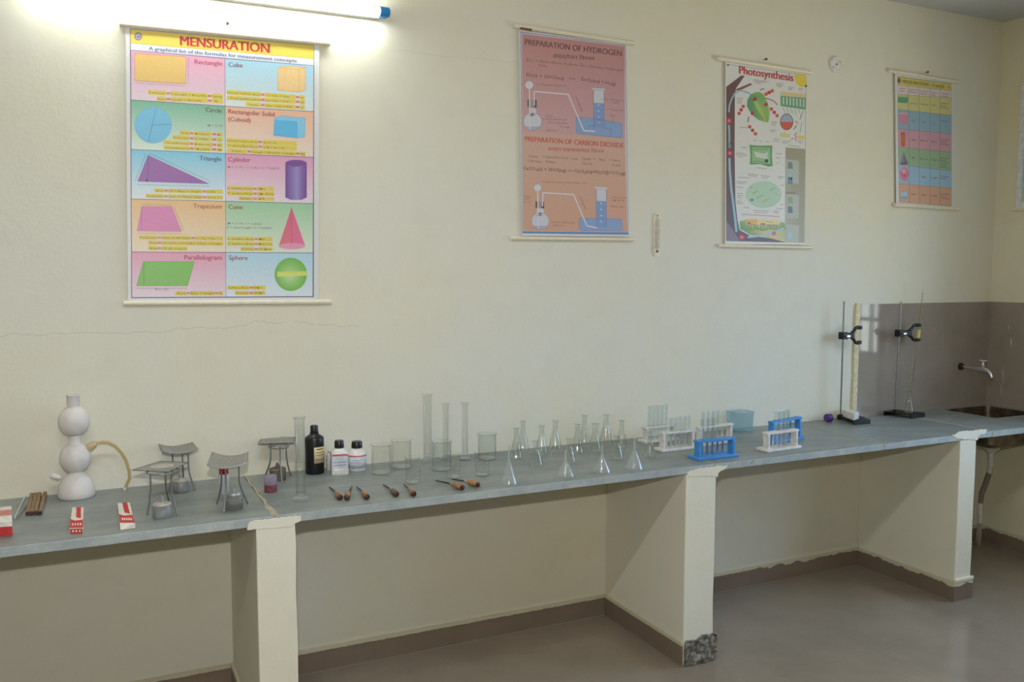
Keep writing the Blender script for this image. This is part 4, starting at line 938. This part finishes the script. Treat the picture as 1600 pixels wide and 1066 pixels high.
tripod([(264, 767), (304.5, 766.5)], 705, [(246, 691), (254.5, 706), (310, 701.5), (300, 691.5)], .012, 'iron tripod stand at the wall, behind the front tripod',
       'wire gauze with curled-up corners on the tripod at the wall', Vector((at(284, 748, Z=H).x, -.03, H)))
tripod([(339, 789), (349.5, 801.5), (387, 788)], 727, [(331.5, 706.5), (323.5, 728), (386, 722.5), (388, 706.5)], .014, 'iron tripod stand straddling the red-capped bottle and a spirit lamp',
       'wire gauze sagging like a trough above the red-capped bottle')
tripod([(413.5, 747), (441, 756.5), (454.5, 745)], 693, [(410, 683.5), (402.5, 693.5), (460, 691), (462, 683.5)], 0, 'iron tripod stand beside the small maroon jar',
       'flat wire gauze on the tripod beside the maroon jar')
def spirit_lamp(cx, yb, rpx, hpx, label, body, lidm, wick=9):
    c = stand(cx, yb, rpx); s = S(c); r, h = rpx*s, hpx*s
    root = thing('spirit_lamp', label, 'spirit lamp', c, 'tin spirit lamps')
    M().lathe([(.001, 0), (r*.96, 0), (r, .002), (r, h*.86), (r*1.03, h*.88), (r*1.03, h*.92), (r, h*.94)], 28).build('tin_body', body, root)
    M().lathe([(r, h*.93), (r*.97, h*.98), (r*.6, h*1.06), (r*.3, h*1.1), (.001, h*1.1)], 28).build('domed_lid', lidm, root)
    M().lathe([(r*.26, h*1.08), (r*.26, h*1.1+wick*s*.5), (r*.18, h*1.1+wick*s*.55), (r*.18, h*1.1+wick*s), (r*.05, h*1.12+wick*s)], 14).build('wick_holder', GALV if body is not DTIN else DTIN, root)
spirit_lamp(254, 811.5, 14.2, 22, 'grey tin spirit lamp beneath the front tripod', GALV, LID)
spirit_lamp(282.5, 771.5, 12.2, 20, 'grey tin spirit lamp behind the front tripod', GALV, LID, 10)
spirit_lamp(434, 753, 12.6, 19, 'dark tarnished spirit lamp behind the maroon jar', DTIN, DTIN, 6)
# glass spirit lamp and clear bottle with a red cap
c = stand(366, 799, 14.5); s = S(c); root = thing('spirit_lamp', 'clear glass spirit lamp with a tin top under the sagging gauze', 'spirit lamp', c, 'glass spirit lamp')
M().lathe(P([(.5, .3), (13, 0), (14.6, 2), (14.8, 17), (13.6, 21), (10, 23.5), (9.5, 25)]), 28).build('glass_body', GLASS_S, root, sharp=60)
M().lathe(P([(.5, 1.2), (12.6, 1.2), (13.6, 3), (13.6, 10), (.5, 10)]), 24).build('spirit_fill', glass('spirit', (226, 226, 224), (180, 184, 182)), root, sharp=60)
M().lathe(P([(11.5, 21.5), (11.8, 24), (11, 26), (6, 28), (3, 28.5), (3, 33), (1, 33.5)]), 20).build('metal_top', GALV, root)
c = stand(350.5, 773, 9.5); s = S(c); root = thing('dropper_bottle', 'clear plastic bottle with a bright red cap behind the trough-shaped gauze', 'bottle', c)
M().lathe(P([(.5, .2), (8.6, 0), (9.4, 2), (9.4, 24), (8.4, 29), (6, 31), (6, 33)]), 24).build('bottle_body', FROST, root, sharp=60)
M().lathe(P([(7.4, 31), (7.6, 32), (7.2, 44), (6, 45.5), (.5, 45.5)]), 24).build('red_cap', RED, root)
# small jar with maroon contents
c = stand(423, 771, 10); s = S(c); root = thing('sample_jar', 'small jar of maroon powder with a lilac lid', 'jar', c)
M().lathe(P([(.5, 0), (9.6, 0), (10, 1), (10, 14), (.5, 14.5)]), 24).build('powder_fill', PINKS, root)
M().lathe(P([(10.2, 12), (10.6, 14), (10.6, 24), (10, 26), (.5, 26)]), 24).build('jar_lid', LILAC, root)

# ------------------------------------------------------------------ glassware
def cylinder(cx, yb, rb, rt, topy, label, mat, rim=1.35, hexa=False, group='tall measuring cylinders'):
    c = stand(cx, yb, rb); s = S(c); h = (yb-rb*.23-topy)*s
    root = thing('measuring_cylinder', label, 'measuring cylinder', c, group)
    n = 6 if hexa else 24
    M().lathe([(.001, 0), (rb*s, 0), (rb*s, .004), (rb*s*.92, .008), (rt*s*.9, .016), (rt*s*.8, .02)], n).build('foot', BASEG, root)
    M().lathe([(rt*s*.9, .017), (rt*s, .026), (rt*s, h*.95), (rt*s*1.05, h*.975), (rt*s*rim, h), (rt*s*rim*.94, h+.0006), (rt*s*.96, h*.975), (rt*s*.9, h*.95), (rt*s*.9, .028), (.001, .026)], 28, cap0=False).build('graduated_tube', mat, root, sharp=130)
    m = M()
    for k in range(24):
        z = h*(.14+.74*k/23); w = .5 if k % 5 == 0 else .3
        a0 = -PI/2-.3
        pts = [Vector((rt*s*1.012*math.cos(a0+w*q/4), rt*s*1.012*math.sin(a0+w*q/4), z)) for q in range(5)]
        m.tube(pts, .0003, 4)
    m.build('scale_mark', simple('pale_etched_mark', (206, 210, 206), .6), root)
cylinder(470, 786, 14.6, 7.6, 651, 'tall glass measuring cylinder in front of the black bottle', GLASS_D, hexa=True)
cylinder(668, 724, 12, 6.6, 615, 'tallest glass measuring cylinder by the wall, behind the beakers', GLASS)
cylinder(696.5, 720, 9.5, 4.6, 629, 'slim measuring cylinder by the wall behind the middle beaker', GLASS)
cylinder(726.5, 721, 9.5, 4.8, 628, 'slim measuring cylinder by the wall, nearest the tall beaker with straight sides', GLASS)

def beaker(cx, yb, r, topy, label, mat=None, group='glass beakers'):
    c = stand(cx, yb, r); s = S(c); h = (yb-r*.23-topy)*s; R = r*s
    root = thing('beaker', label, 'beaker', c, group)
    M().lathe([(R*.88, .0003), (R*.97, .004), (R, .010), (R, h*.93), (R*1.03, h*.97), (R*1.12, h), (R*1.10, h+.0008), (R*.99, h*.965), (R*.955, h*.93), (R*.955, .011)], 36, cap0=False, cap1=False).build('glass_wall', mat or GLASS, root, sharp=130)
    M().lathe([(.001, .001), (R*.86, .001), (R*.94, .0045), (R*.9, .006), (.001, .005)], 36).build('glass_base', BASEG, root, sharp=60)
    m = M()
    for k in range(4):
        z = h*(.25+.16*k); pts = [Vector((R*1.008*math.cos(-PI/2+.25+.3*q/4), R*1.008*math.sin(-PI/2+.25+.3*q/4), z)) for q in range(5)]
        m.tube(pts, .0005, 4)
    m.build('scale_mark', simple('pale_etched_mark', (206, 210, 206), .6), root)
beaker(596, 743, 15.2, 694, 'wide glass beaker next to the white bottles')
beaker(627, 734, 15.6, 687, 'wide glass beaker at the wall, second from the white bottles')
beaker(690, 737.5, 14.8, 689, 'wide glass beaker before the slim measuring cylinders', GLASS_D)
beaker(761, 720, 14.4, 677, 'wide glass beaker at the wall, beside the first flasks', GLASS_D)
beaker(645, 757.5, 11.4, 714, 'small glass beaker behind the two short wooden-handled tools')
beaker(708.5, 749, 10.6, 708, 'small glass beaker behind the pair of long wooden-handled tools')
beaker(753, 745.5, 11, 706, 'small glass beaker in front of the beaker at the wall')

GLASS_F = glass('flask_glass', (252, 253, 252), (204, 208, 205))
def flask_mesh(R, h):
    n = R*.36
    k = R*.2; heel = [(R-k+k*math.cos(math.radians(g)), k+.0003+k*math.sin(math.radians(g))) for g in (-90, -60, -38, -18, 0, 12, 24)]
    prof = [(.001, .0003)]+heel+[(R*.72, h*.36), (n*1.25, h*.62), (n*1.04, h*.68), (n, h*.73), (n, h*.93), (n*1.15, h*.965), (n*1.45, h*.995), (n*1.5, h+.0004), (n*1.42, h+.001), (n*.92, h*.96), (n*.88, h*.73), (n*1.1, h*.62), (R*.68, h*.36), (R*.92, k*1.2), (R*.8, .004), (.001, .003)]
    return M().lathe(prof, 30)
def flasks(rows, group):
    for cx, yb, r, topy, label in rows:
        c = stand(cx, yb, r); s = S(c); o = flask_mesh(r*s, (yb-r*.23-topy)*s).build('conical_flask', GLASS_F, sharp=130); o.location = c
        tag(o, label, 'flask', group)
flasks([(806.5, 719, 10.2, 668, 'large conical flask beside the beaker at the wall, first of its row'),
        (817, 707, 10, 657, 'large conical flask at the wall behind the first one'),
        (846, 712, 11, 664, 'large conical flask right behind a small conical flask'),
        (867.5, 707, 11, 656, 'large conical flask with a bright round glint low on its front'),
        (902, 710, 10, 662, 'large conical flask between two rows, behind the second glass funnel'),
        (913, 698, 10, 648, 'large conical flask at the wall, third of the row along the wall'),
        (929.5, 708, 11.5, 661, 'large conical flask behind the third glass funnel'),
        (946.5, 696, 10.5, 647, 'tallest-looking conical flask at the wall, next to last before the racks'),
        (971, 701, 9.2, 656, 'large conical flask at the wall, last before the racks')], 'large conical flasks')
flasks([(837.5, 730, 11.6, 688, 'small conical flask in front of the large ones, behind the first funnel'),
        (889.5, 725.5, 10.6, 685, 'small conical flask just behind the second funnel'),
        (963.5, 720, 11.6, 681, 'small conical flask between the third and fourth funnels'),
        (1015, 717, 9.6, 674, 'small conical flask by the white test tube rack')], 'small conical flasks')
def funnel(cx, yb, r, topy, label):
    c = stand(cx, yb, r); s = S(c); h = (yb-r*.23-topy)*s; R = r*s; n = R*.13
    root = thing('funnel', label, 'funnel', c, 'upturned funnels')
    M().lathe([(R, .0004), (R*1.02, .002), (R*.98, .005), (n*1.4, h*.54), (n*1.25, h*.53), (R*.93, .004), (R*.96, .0004)], 32, cap0=False, cap1=False).build('cone', FUNNEL, root, sharp=60)
    M().lathe([(n*1.4, h*.53), (n*1.1, h*.6), (n*.8, h), (n*.6, h), (n*.8, h*.6), (n*1.2, h*.53)], 14, cap0=False, cap1=False).build('stem', FUNNEL, root, sharp=60)
funnel(795, 759, 14.4, 694, 'upturned clear funnel beside the long wooden-handled tools')
funnel(883.5, 747, 15, 703, 'upturned clear funnel, second from the wooden-handled tools')
funnel(940.5, 741, 14.6, 692, 'upturned clear funnel, third from the wooden-handled tools')
funnel(991, 735.5, 14.6, 679, 'upturned clear funnel nearest the test tube racks')

# bottles
c = stand(492, 742.5, 15.3); s = S(c); root = thing('reagent_bottle', 'tall black reagent bottle with a cream label', 'bottle', c, 'reagent bottles')
M().lathe(P([(.5, 0), (14.6, 0), (15.4, 1.5), (15.4, 54), (14.6, 57), (9, 60.5), (7, 62), (7, 64)]), 32).build('bottle_body', BLACK, root, sharp=50)
M().lathe(P([(7.2, 63), (7.2, 65), (6.4, 65.2), (6.3, 74), (5.6, 75.2), (.5, 75.2)]), 24).build('screw_cap', BLACK, root)
def curved_label(R, a0, a1, z0, z1, mat, name, root, n=10, dr=.0004):
    m = M(); a = [Vector((R*math.cos(a0+(a1-a0)*k/n), R*math.sin(a0+(a1-a0)*k/n), 0)) for k in range(n+1)]
    vs = [x+Vector((0, 0, z0)) for x in a]+[x+Vector((0, 0, z1)) for x in a]
    m.add(vs, [(k, k+1, n+2+k, n+1+k) for k in range(n)]); o = m.build(name, mat, root, fix=False)
    so = o.modifiers.new('thick', 'SOLIDIFY'); so.thickness = dr; so.offset = 1
    return o
vd = math.atan2(CAM.y-c.y, CAM.x-c.x)
pl_ = curved_label(15.45*s, vd-.05, vd+1.35, 18*s, 43*s, LABELC, 'paper_label', root)
for k, (z, c0, c1, mt) in enumerate(((39, .2, .9, DARKT), (34, .1, 1.1, simple('tan_print', (176, 140, 90), .7)), (30, .1, 1.0, simple('tan_print', (176, 140, 90), .7)), (23, .1, 1.1, GREYT))):
    curved_label(15.55*s, vd+c0, vd+c1, z*s, (z+1.4)*s, mt, 'printed_line', pl_, 6)
# square white bottle
def white_bottle(cx, yb, w, square, topy, label, rot=0.0):
    c = stand(cx, yb, w); s = S(c); h = (yb-w*.23-topy)*s; W = w*s
    root = thing('reagent_bottle', label, 'bottle', c, 'reagent bottles', rz=rot)
    if square:
        R_ = lambda k, r, z: rrect(0, 0, 2*W*k, 2*W*k, r, z, 4)
        M().loft([R_(.94, .008, 0), R_(1, .008, .003), R_(1, .008, h*.17), R_(.965, .008, h*.18), R_(.965, .008, h*.56), R_(1, .008, h*.57), R_(.98, .012, h*.64), R_(.8, .016, h*.72), R_(.5, W*.45, h*.775), R_(.48, W*.45, h*.8)]).build('bottle_body', WHITEP, root, sharp=40)
        for sd in (0, 1):
            m = M()
            if sd == 0: m.box(-W*.9, W*.9, -W*.985, -W*.966, h*.2, h*.55)
            else: m.box(-W*.985, -W*.966, -W*.9, W*.9, h*.2, h*.55)
            pl_ = m.build('paper_label', LABELW, root)
            m = M(); m2_ = M()
            for q in range(3):
                z = h*(.47-.09*q)
                if sd == 0: (m if q == 0 else m2_).box(-W*.8, W*.7, -W*.992, -W*.986, z, z+h*.018)
                else: (m if q == 0 else m2_).box(-W*.992, -W*.986, -W*.7, W*.8, z, z+h*.018)
            m2_.build('printed_line', GREYT, pl_)
            m = M()
            if sd == 0: m.box(-W*.9, W*.9, -W*1.006, -W*.99, h*.575, h*.63)
            else: m.box(-W*1.006, -W*.99, -W*.9, W*.9, h*.575, h*.63)
            m.build('red_lettering_band', PINKT, root)
    else:
        M().lathe([(.001, 0), (W*.95, 0), (W, .003), (W, h*.5), (W*1.01, h*.51), (W*1.01, h*.55), (W*.96, h*.6), (W*.75, h*.7), (W*.52, h*.76), (W*.5, h*.8)], 30).build('bottle_body', WHITEP, root, sharp=40)
        pl_ = curved_label(W*1.006, -PI, 0, h*.1, h*.46, LABELW, 'paper_label', root, 16)
        curved_label(W*1.02, -PI*.95, -PI*.05, h*.515, h*.55, PINKT, 'red_lettering_band', root, 16)
        curved_label(W*1.02, -2.4, -1.0, h*.38, h*.395, GREYT, 'printed_line', pl_); curved_label(W*1.02, -2.4, -1.2, h*.3, h*.315, GREYT, 'printed_line', pl_)
    k = W*.52 if square else W*.56
    M().lathe([(k*1.06, h*.78), (k*1.08, h*.8), (k*1.02, h*.975), (k*.92, h), (.001, h)], 26).build('screw_cap', BLACK, root)
white_bottle(530.5, 743, 13.2, True, 687.5, 'squarish white reagent bottle with a black cap, next to the black bottle', YAW*-.35)
white_bottle(558, 737, 14.2, False, 689, 'round white reagent bottle with a black cap, near the first beaker')
c = stand(515.5, 734, 7); c.y = -.03; s = S(c); o = M().lathe(P([(.5, 0), (7, 0), (7.4, 2), (7.4, 22), (6, 25), (4.5, 26), (4.5, 30), (.5, 30)]), 22).build('specimen_vial', simple('pale_vial', (206, 206, 204), .4)); o.location = c
tag(o, 'pale vial mostly hidden behind the squarish white bottle', 'vial')

# wooden-handled tools
def tool(tip, end, label, dark, spade=False):
    """tip: far end of the steel, end: butt of the handle"""
    a, b = at(*tip, Z=H), at(*end, Z=H); r = .0098; L_ = (b-a).length; hl = min(.062, L_*.62)
    u = (b-a).normalized(); c = Vector((b.x, b.y, H))-u*hl/2; c.z = H
    root = thing('hand_tool', label, 'tool', c, 'wooden-handled tools')
    z = Vector((0, 0, r*1.05+.0004)); p = lambda t: u*(t-hl/2)+z
    M().tube([p(0), p(hl*.06), p(hl*.2), p(hl*.55), p(hl*.86), p(hl*.9)], [r*.62, r*.7, r*.88, r*1.02, r*.96, r*.93], 16).build('handle', DHANDLE if dark else HANDLE, root, sharp=60)
    M().tube([p(hl*.895), p(hl*.97), p(hl)], [r*.94, r*.92, r*.6], 16).build('handle_butt', HEND, root)
    M().tube([p(-.010), p(.002)], [r*.5, r*.62], 14).build('ferrule', GALV, root)
    e = (b-a).length-hl
    zz = Vector((0, 0, -r*.6))
    M().tube([p(-.006), p(-e*.5)+zz*.4, p(-e)+zz], [.0032, .003, .0022], 10).build('steel_shaft', simple('blued_steel', (84, 90, 96), .35, .9), root)
tool((515, 763.5), (532, 782.5), 'brown wooden-handled tool, nearest the tall front cylinder', False)
tool((549.5, 762), (541.5, 783), 'brown wooden-handled tool, second from the tall front cylinder', False)
tool((557.5, 763), (574, 782), 'brown wooden-handled tool lying below the round white bottle', False)
tool((599, 759.5), (620, 777.5), 'tool with a darker olive handle below the first beakers', True)
tool((631, 759), (647, 777), 'brown wooden-handled tool in front of the small beaker', False)
tool((681, 753), (723.5, 767), 'long wooden-handled tool with its steel towards the small beaker', False)
tool((706, 751), (748, 762.5), 'long wooden-handled tool nearest the first funnel', False)

# ------------------------------------------------------------------ test tube racks
ORD = ['first', 'second', 'third', 'fourth', 'fifth', 'sixth', 'seventh']
def tube_mesh(h, r):
    return M().lathe([(.0006, 0)]+[(r*math.sin(math.radians(a)), r-r*math.cos(math.radians(a))) for a in (25, 50, 72, 90)]+[(r, h-.003), (r*1.22, h), (r*1.1, h+.0005), (r*.86, h-.003), (r*.86, r), (r*.5, r*.4), (.0006, r*.2)], 14)
TUBES = {}
def rack(fl, fr_, topy, mat, label, where, tubes, th, n=6, depth=.062, pegs=True, lift=.008):
    """fl, fr_: photo px of the front base corners; tubes: which holes hold a tube"""
    a, b = at(*fl, Z=H), at(*fr_, Z=H); w = (b-a).length; ux = (b-a).normalized()
    ang = math.atan2(ux.y, ux.x); back = Vector((-ux.y, ux.x, 0))
    c = (a+b)/2+back*depth/2; c.z = H
    hh = at(fl[0], topy, Y=a.y).z-H
    root = thing('test_tube_rack', label, 'test tube rack', c, 'plastic test tube racks', ang)
    bt = .012
    M().box(-w/2, w/2, -depth/2, depth/2, 0, bt).build('base_plate', mat, root, bevel=.0025)
    M().box(-w/2+.006, w/2-.006, -depth*.34, depth*.12, hh-.009, hh).build('hole_plate', mat, root, bevel=.0015)
    for s in (-1, 1): M().box(s*(w/2-.018)-.006, s*(w/2-.018)+.006, -depth*.34, depth*.12, bt-.001, hh-.0085).build('upright', mat, root, bevel=.0015)
    xs = [-w/2+.036+(w-.072)*k/(n-1) for k in range(n)]
    m = M()
    for x in xs: m.lathe([(.0098, hh), (.0098, hh+.0006), (.0085, hh+.0006), (.0085, hh)], 14, (x, -depth*.11, 0), cap0=False, cap1=False)
    m.build('hole_rim', mat, root)
    if pegs:
        for x in xs: M().lathe([(.0042, bt-.001), (.0036, hh*.7), (.0036, hh*.82), (.001, hh*.85)], 10, (x, depth*.32, 0)).build('drying_peg', mat, root)
    rot = Matrix.Rotation(ang, 3, 'Z')
    for k, i in enumerate(tubes):
        h_ = th[k] if isinstance(th, (list, tuple)) else th
        key = round(h_, 3)
        pos = c+rot @ Vector((xs[i], -depth*.11, bt+.0006))
        lb = 'clear test tube, %s hole of the %s' % (ORD[i], where)
        if key not in TUBES:
            o = tube_mesh(h_, .0077).build('test_tube', TUBEG, sharp=50); TUBES[key] = o
        else:
            o = TUBES[key].copy(); C.objects.link(o)
        o.location = pos; tag(o, lb, 'test tube', 'test tubes in the racks')
    return root
rack((1009, 694), (1061, 688), 669, WHITER, 'white plastic test tube rack at the wall, behind the other white rack', 'white rack at the wall by the small flask', (0, 1, 2, 3, 4), .15, pegs=False)
rack((1035, 707.5), (1091, 701), 677.5, WHITER, 'white plastic test tube rack beside the small conical flask', 'white rack beside the small flask', (1, 2, 3, 4, 5), [.125, .125, .128, .128, .128])
rack((1092, 721), (1155, 713.5), 691, BLUER, 'bright blue test tube rack at the front', 'front blue rack', (0, 1, 2), .15, depth=.075)
rack((1093, 699), (1150, 692), 668.5, WHITER, 'white plastic test tube rack behind the front blue rack', 'white rack behind the front blue one', (0, 1, 2, 3), .135)
rack((1200, 708), (1253, 700.5), 678, WHITER, 'white plastic test tube rack at the front with empty holes, before the blue rack', 'front white rack', (2, 3, 4), .15, depth=.07)
rack((1209, 696), (1257, 686), 660.5, BLUER, 'blue test tube rack standing behind the front white rack', 'rear blue rack', (0, 1, 2, 3), .128)
# leaning tube inside the blue rack
a, b = at(1113, 693, Y=at(1092, 721, Z=H).y+.01), at(1120, 712, Y=at(1092, 721, Z=H).y+.004)
# cloudy pale blue tub behind
c = stand(1142, 672.5, 17); s = S(c); h = 31*s
root = thing('plastic_tub', 'cloudy pale blue plastic tub at the wall behind the racks', 'tub', c)
R_ = lambda k, z: rrect(0, 0, 34*s*k, 30*s*k, .018, z, 5)
M().loft([R_(.9, .0004), R_(.94, .004), R_(1, h*.9), R_(1.05, h*.92), R_(1.05, h), R_(1.0, h), R_(.97, h*.9), R_(.91, .006)]).build('tub_wall', BLUEP, root, sharp=50)
for k in (-1, 1): M().box(k*17.5*s-.012, k*17.5*s+.012, -.012, .012, h*.93, h*.97).build('tub_lug', BLUEP, root, bevel=.002)

# ------------------------------------------------------------------ clamp stands
def clamp_stand(basepx, foot, top, clampy, cx1, label, clabel):
    q = [at(x, y, Z=H) for x, y in basepx]
    k = max(p.y for p in q)+.014
    sh = Vector((0, max(k, 0), 0)); q = [p-sh for p in q]; print('stand shift', k)
    c = sum(q, Vector())/4; c.z = H
    bh = .022
    root = thing('clamp_stand', label, 'retort stand', c, 'black-based clamp stands')
    m = M(); th_ = .004
    lo = [p-c for p in q]; 
    # pressed-steel base: a top plate on two folded sides
    up = lambda z: Vector((0, 0, z))
    m.prism([p+up(bh-th_) for p in lo], up(th_))
    e = lambda i, j, t_: lo[i].lerp(lo[j], t_)
    m.prism([lo[0], lo[1], e(1, 2, .05), e(0, 3, .05)], up(bh-th_)); m.prism([lo[3], lo[2], e(2, 1, .05), e(3, 0, .05)], up(bh-th_))
    m.build('base', BLACKM, root, bevel=.001)
    f = at(*foot, Z=H+bh)-sh; tp = at(*top, Y=f.y); r = .0042
    M().tube([f-c-up(.002), tp-c-(tp-f)*.003, tp-c], [r, r, r*.5], 12).build('rod', simple('plated_rod', (140, 142, 142), .35, .8), root)
    M().lathe([(.010, bh), (.010, bh+.010), (.006, bh+.012)], 10, (f.x-c.x, f.y-c.y, 0)).build('rod_nut', BLACKM, root)
    # the clamp: boss head, arm and two jaws
    k = (foot[1]-clampy)/(foot[1]-top[1]); pc = f.lerp(tp, k)
    d = (at(cx1, clampy, Y=pc.y)-pc); L_ = d.length; u = Vector((1, 0, 0))
    g = M().box(-.016, .020, -.017, .017, -.018, .018).build('clamp', BLACKM, root, bevel=.003); g.location = pc-c; g['label'] = clabel
    m = M(); m.tube([(.0, -.016, 0), (.0, -.034, 0)], .004, 8); m.box(-.010, .010, -.038, -.033, -.004, .004); m.build('thumb_screw', CHROME, g)
    M().loft([[Vector((x, y*s1_, z*s1_)) for y, z in ((-.010, -.012), (.010, -.012), (.010, .012), (-.010, .012))] for x, s1_ in ((.018, 1), (L_*.30, .95), (L_*.48, 1.25), (L_*.52, 1.2))]).build('arm', BLACKM, g, bevel=.002)
    for s in (-1, 1):
        jw = M().tube([(L_*.44, 0, s*.008), (L_*.58, 0, s*.022), (L_*.68, 0, s*.038), (L_*.80, 0, s*.042), (L_*.98, 0, s*.040)], [.009, .008, .0075, .0075, .007], 10).build('jaw', BLACKM, g)
        M().box(L_*.82, L_*.97, -.008, .008, s*.032-.003, s*.032+.003).build('cork_pad', simple('cork_pad_grey', (70, 66, 60), .8), g)
    return c, f, tp, pc, bh, sh
c, f, tp, pc, bh, L_ = clamp_stand([(1303, 654), (1329, 652), (1355, 661.5), (1329, 663.5)], (1308.5, 650), (1319, 471), 524, 1346,
      'clamp stand with a white block on its black base, nearest the racks', 'black two-jaw clamp with empty jaws, on the stand with the white block')
z0 = H+bh
q = [at(x, y, Z=z0) for x, y in ((1311, 649.5), (1319, 647), (1337, 653.5), (1329, 656.5))]; q = [x-L_ for x in q]
o = M(); cc = sum(q, Vector())/4; cc.z = z0; o.prism([x-cc+Vector((0, 0, .0005)) for x in q], (0, 0, .034)); o = o.build('white_block', WHITEC, bevel=.001); o.location = cc
tag(o, 'white rectangular block resting on the base of a clamp stand', 'block')
p_ = stand(1294.5, 660, 6); s = S(p_)
root = thing('purple_cap', 'purple plastic cap lying beside the clamp stand base', 'cap', p_+Vector((0, 0, 6.2*s)), rz=0)
M().lathe([(5.6*s, -.016), (6*s, -.013), (6*s, .013), (5.2*s, .016), (.001, .016)], 20, mat=Matrix.Rotation(PI/2, 3, 'Y')).build('cap_shell', PURPLE, root)
m = M()
for k in range(16):
    a = 2*PI*k/16; m.tube([(-.012, 6.05*s*math.cos(a), 6.05*s*math.sin(a)), (.012, 6.05*s*math.cos(a), 6.05*s*math.sin(a))], .0006, 5)
m.build('grip_ridge', PURPLE, root)
c2, f2, tp2, pc2, bh2, L2 = clamp_stand([(1380, 649), (1402, 646), (1445.6, 651.7), (1423.5, 654.6)], (1398, 643.5), (1408, 471), 520.5, 1438,
      'clamp stand holding a long glass tube, nearest the sink', 'black two-jaw clamp gripping the long tilted glass tube')
# long tilted glass tube with a brown thread of liquid, held by the clamp
yj = pc2.y
T = [at(x, y, Y=yj) for x, y in ((1443.5, 428), (1441, 470), (1434.5, 522), (1430, 560), (1425, 600), (1423, 612))]
root = thing('burette', 'long thin tilted glass tube held in the clamp above the flask', 'burette', T[-1])
M().tube([x-T[-1] for x in T], [.0036, .0036, .0036, .0036, .0032, .0022], 12).build('glass_barrel', GLASS_D, root)
M().tube([T[1]-T[-1]+(T[0]-T[1])*.3, T[3]-T[-1], T[4]-T[-1]], .0017, 8).build('brown_fill', simple('brown_liquid', (150, 118, 84), .4), root)
M().tube([T[0]-T[-1], T[0]-T[-1]+(T[1]-T[0]).normalized()*.022], [.0046, .0044], 12).build('bright_tip', WHITEP, root)
dd = (T[2]-T[1]).normalized()
M().tube([T[2]-T[-1]-dd*.022, T[2]-T[-1]+dd*.022], .011, 14).build('cork_sleeve', CORKY, root)
# flask on the base
zf = H+bh2; fc = at(1420, 645, Z=zf)-L2; s = S(fc)
o = flask_mesh(8*s, 33*s).build('conical_flask', GLASS_F, sharp=130); o.location = fc+Vector((0, 0, .0004)); tag(o, 'conical flask standing on the base of a clamp stand', 'flask')

# ------------------------------------------------------------------ light
def area(name, loc, rot, sx, sy, power, col):
    l = bpy.data.lights.new(name, 'AREA'); l.shape = 'RECTANGLE'; l.size = sx; l.size_y = sy; l.energy = power; l.color = col
    o = bpy.data.objects.new(name, l); C.objects.link(o); o.location = loc; o.rotation_euler = rot; return o
for p, q in WINS:       # sky light comes in through the windows; portals guide the sampling
    o = area('window_portal', (XC+.11, (p+q)/2, (WZ0+WZ1)/2), (0, PI/2, 0), WZ1-WZ0, q-p, 1, (1, 1, 1)); o.data.cycles.is_portal = True
# two unseen fill lights under the ceiling, added to brighten the upper wall
for x, y, e in ((.0, -2.3, 25), (2.3, -2.4, 9)):
    area('added_ceiling_fill', (x, y, CE-.06), (0, 0, 0), 1.2, .05, e, (.94, .98, 1))
# the photographer's flash
l = bpy.data.lights.new('camera_flash', 'AREA'); l.shape = 'RECTANGLE'; l.size = .07; l.size_y = .04; l.energy = 28; l.color = (1, .99, .96)
o = bpy.data.objects.new('camera_flash', l); C.objects.link(o); o.location = CAM+UP*.22-FW*.02; o.rotation_euler = cam.matrix_world.to_euler()
w = bpy.data.worlds.new('world'); bpy.context.scene.world = w; w.use_nodes = True
wn, wl_ = w.node_tree.nodes, w.node_tree.links
g = wn.new('ShaderNodeNewGeometry'); sx = wn.new('ShaderNodeSeparateXYZ'); wl_.new(g.outputs['Incoming'], sx.inputs[0])
rp = wn.new('ShaderNodeValToRGB'); mr = wn.new('ShaderNodeMath'); mr.operation = 'MULTIPLY_ADD'; mr.inputs[1].default_value = -.5; mr.inputs[2].default_value = .5
wl_.new(sx.outputs[2], mr.inputs[0]); wl_.new(mr.outputs[0], rp.inputs[0])
e = rp.color_ramp.elements          # ground, bright haze near the horizon, sky
e[0].position = .30; e[0].color = (.66, .62, .50, 1); e[1].position = .53; e[1].color = (.55, .77, 1.1, 1)
x = e.new(.45); x.color = (.52, .50, .43, 1); x = e.new(.497); x.color = (.36, .42, .46, 1)
wl_.new(rp.outputs[0], wn['Background'].inputs[0]); wn['Background'].inputs[1].default_value = 16.5

sc = bpy.context.scene
sc.view_settings.view_transform = 'Standard'; sc.view_settings.look = 'None'; sc.view_settings.exposure = 0; sc.view_settings.gamma = 1
sc.cycles.use_denoising = True
sc.cycles.max_bounces = 14; sc.cycles.transparent_max_bounces = 32; sc.cycles.diffuse_bounces = 6; sc.cycles.sample_clamp_indirect = 6
sc.cycles.caustics_reflective = False; sc.cycles.caustics_refractive = False
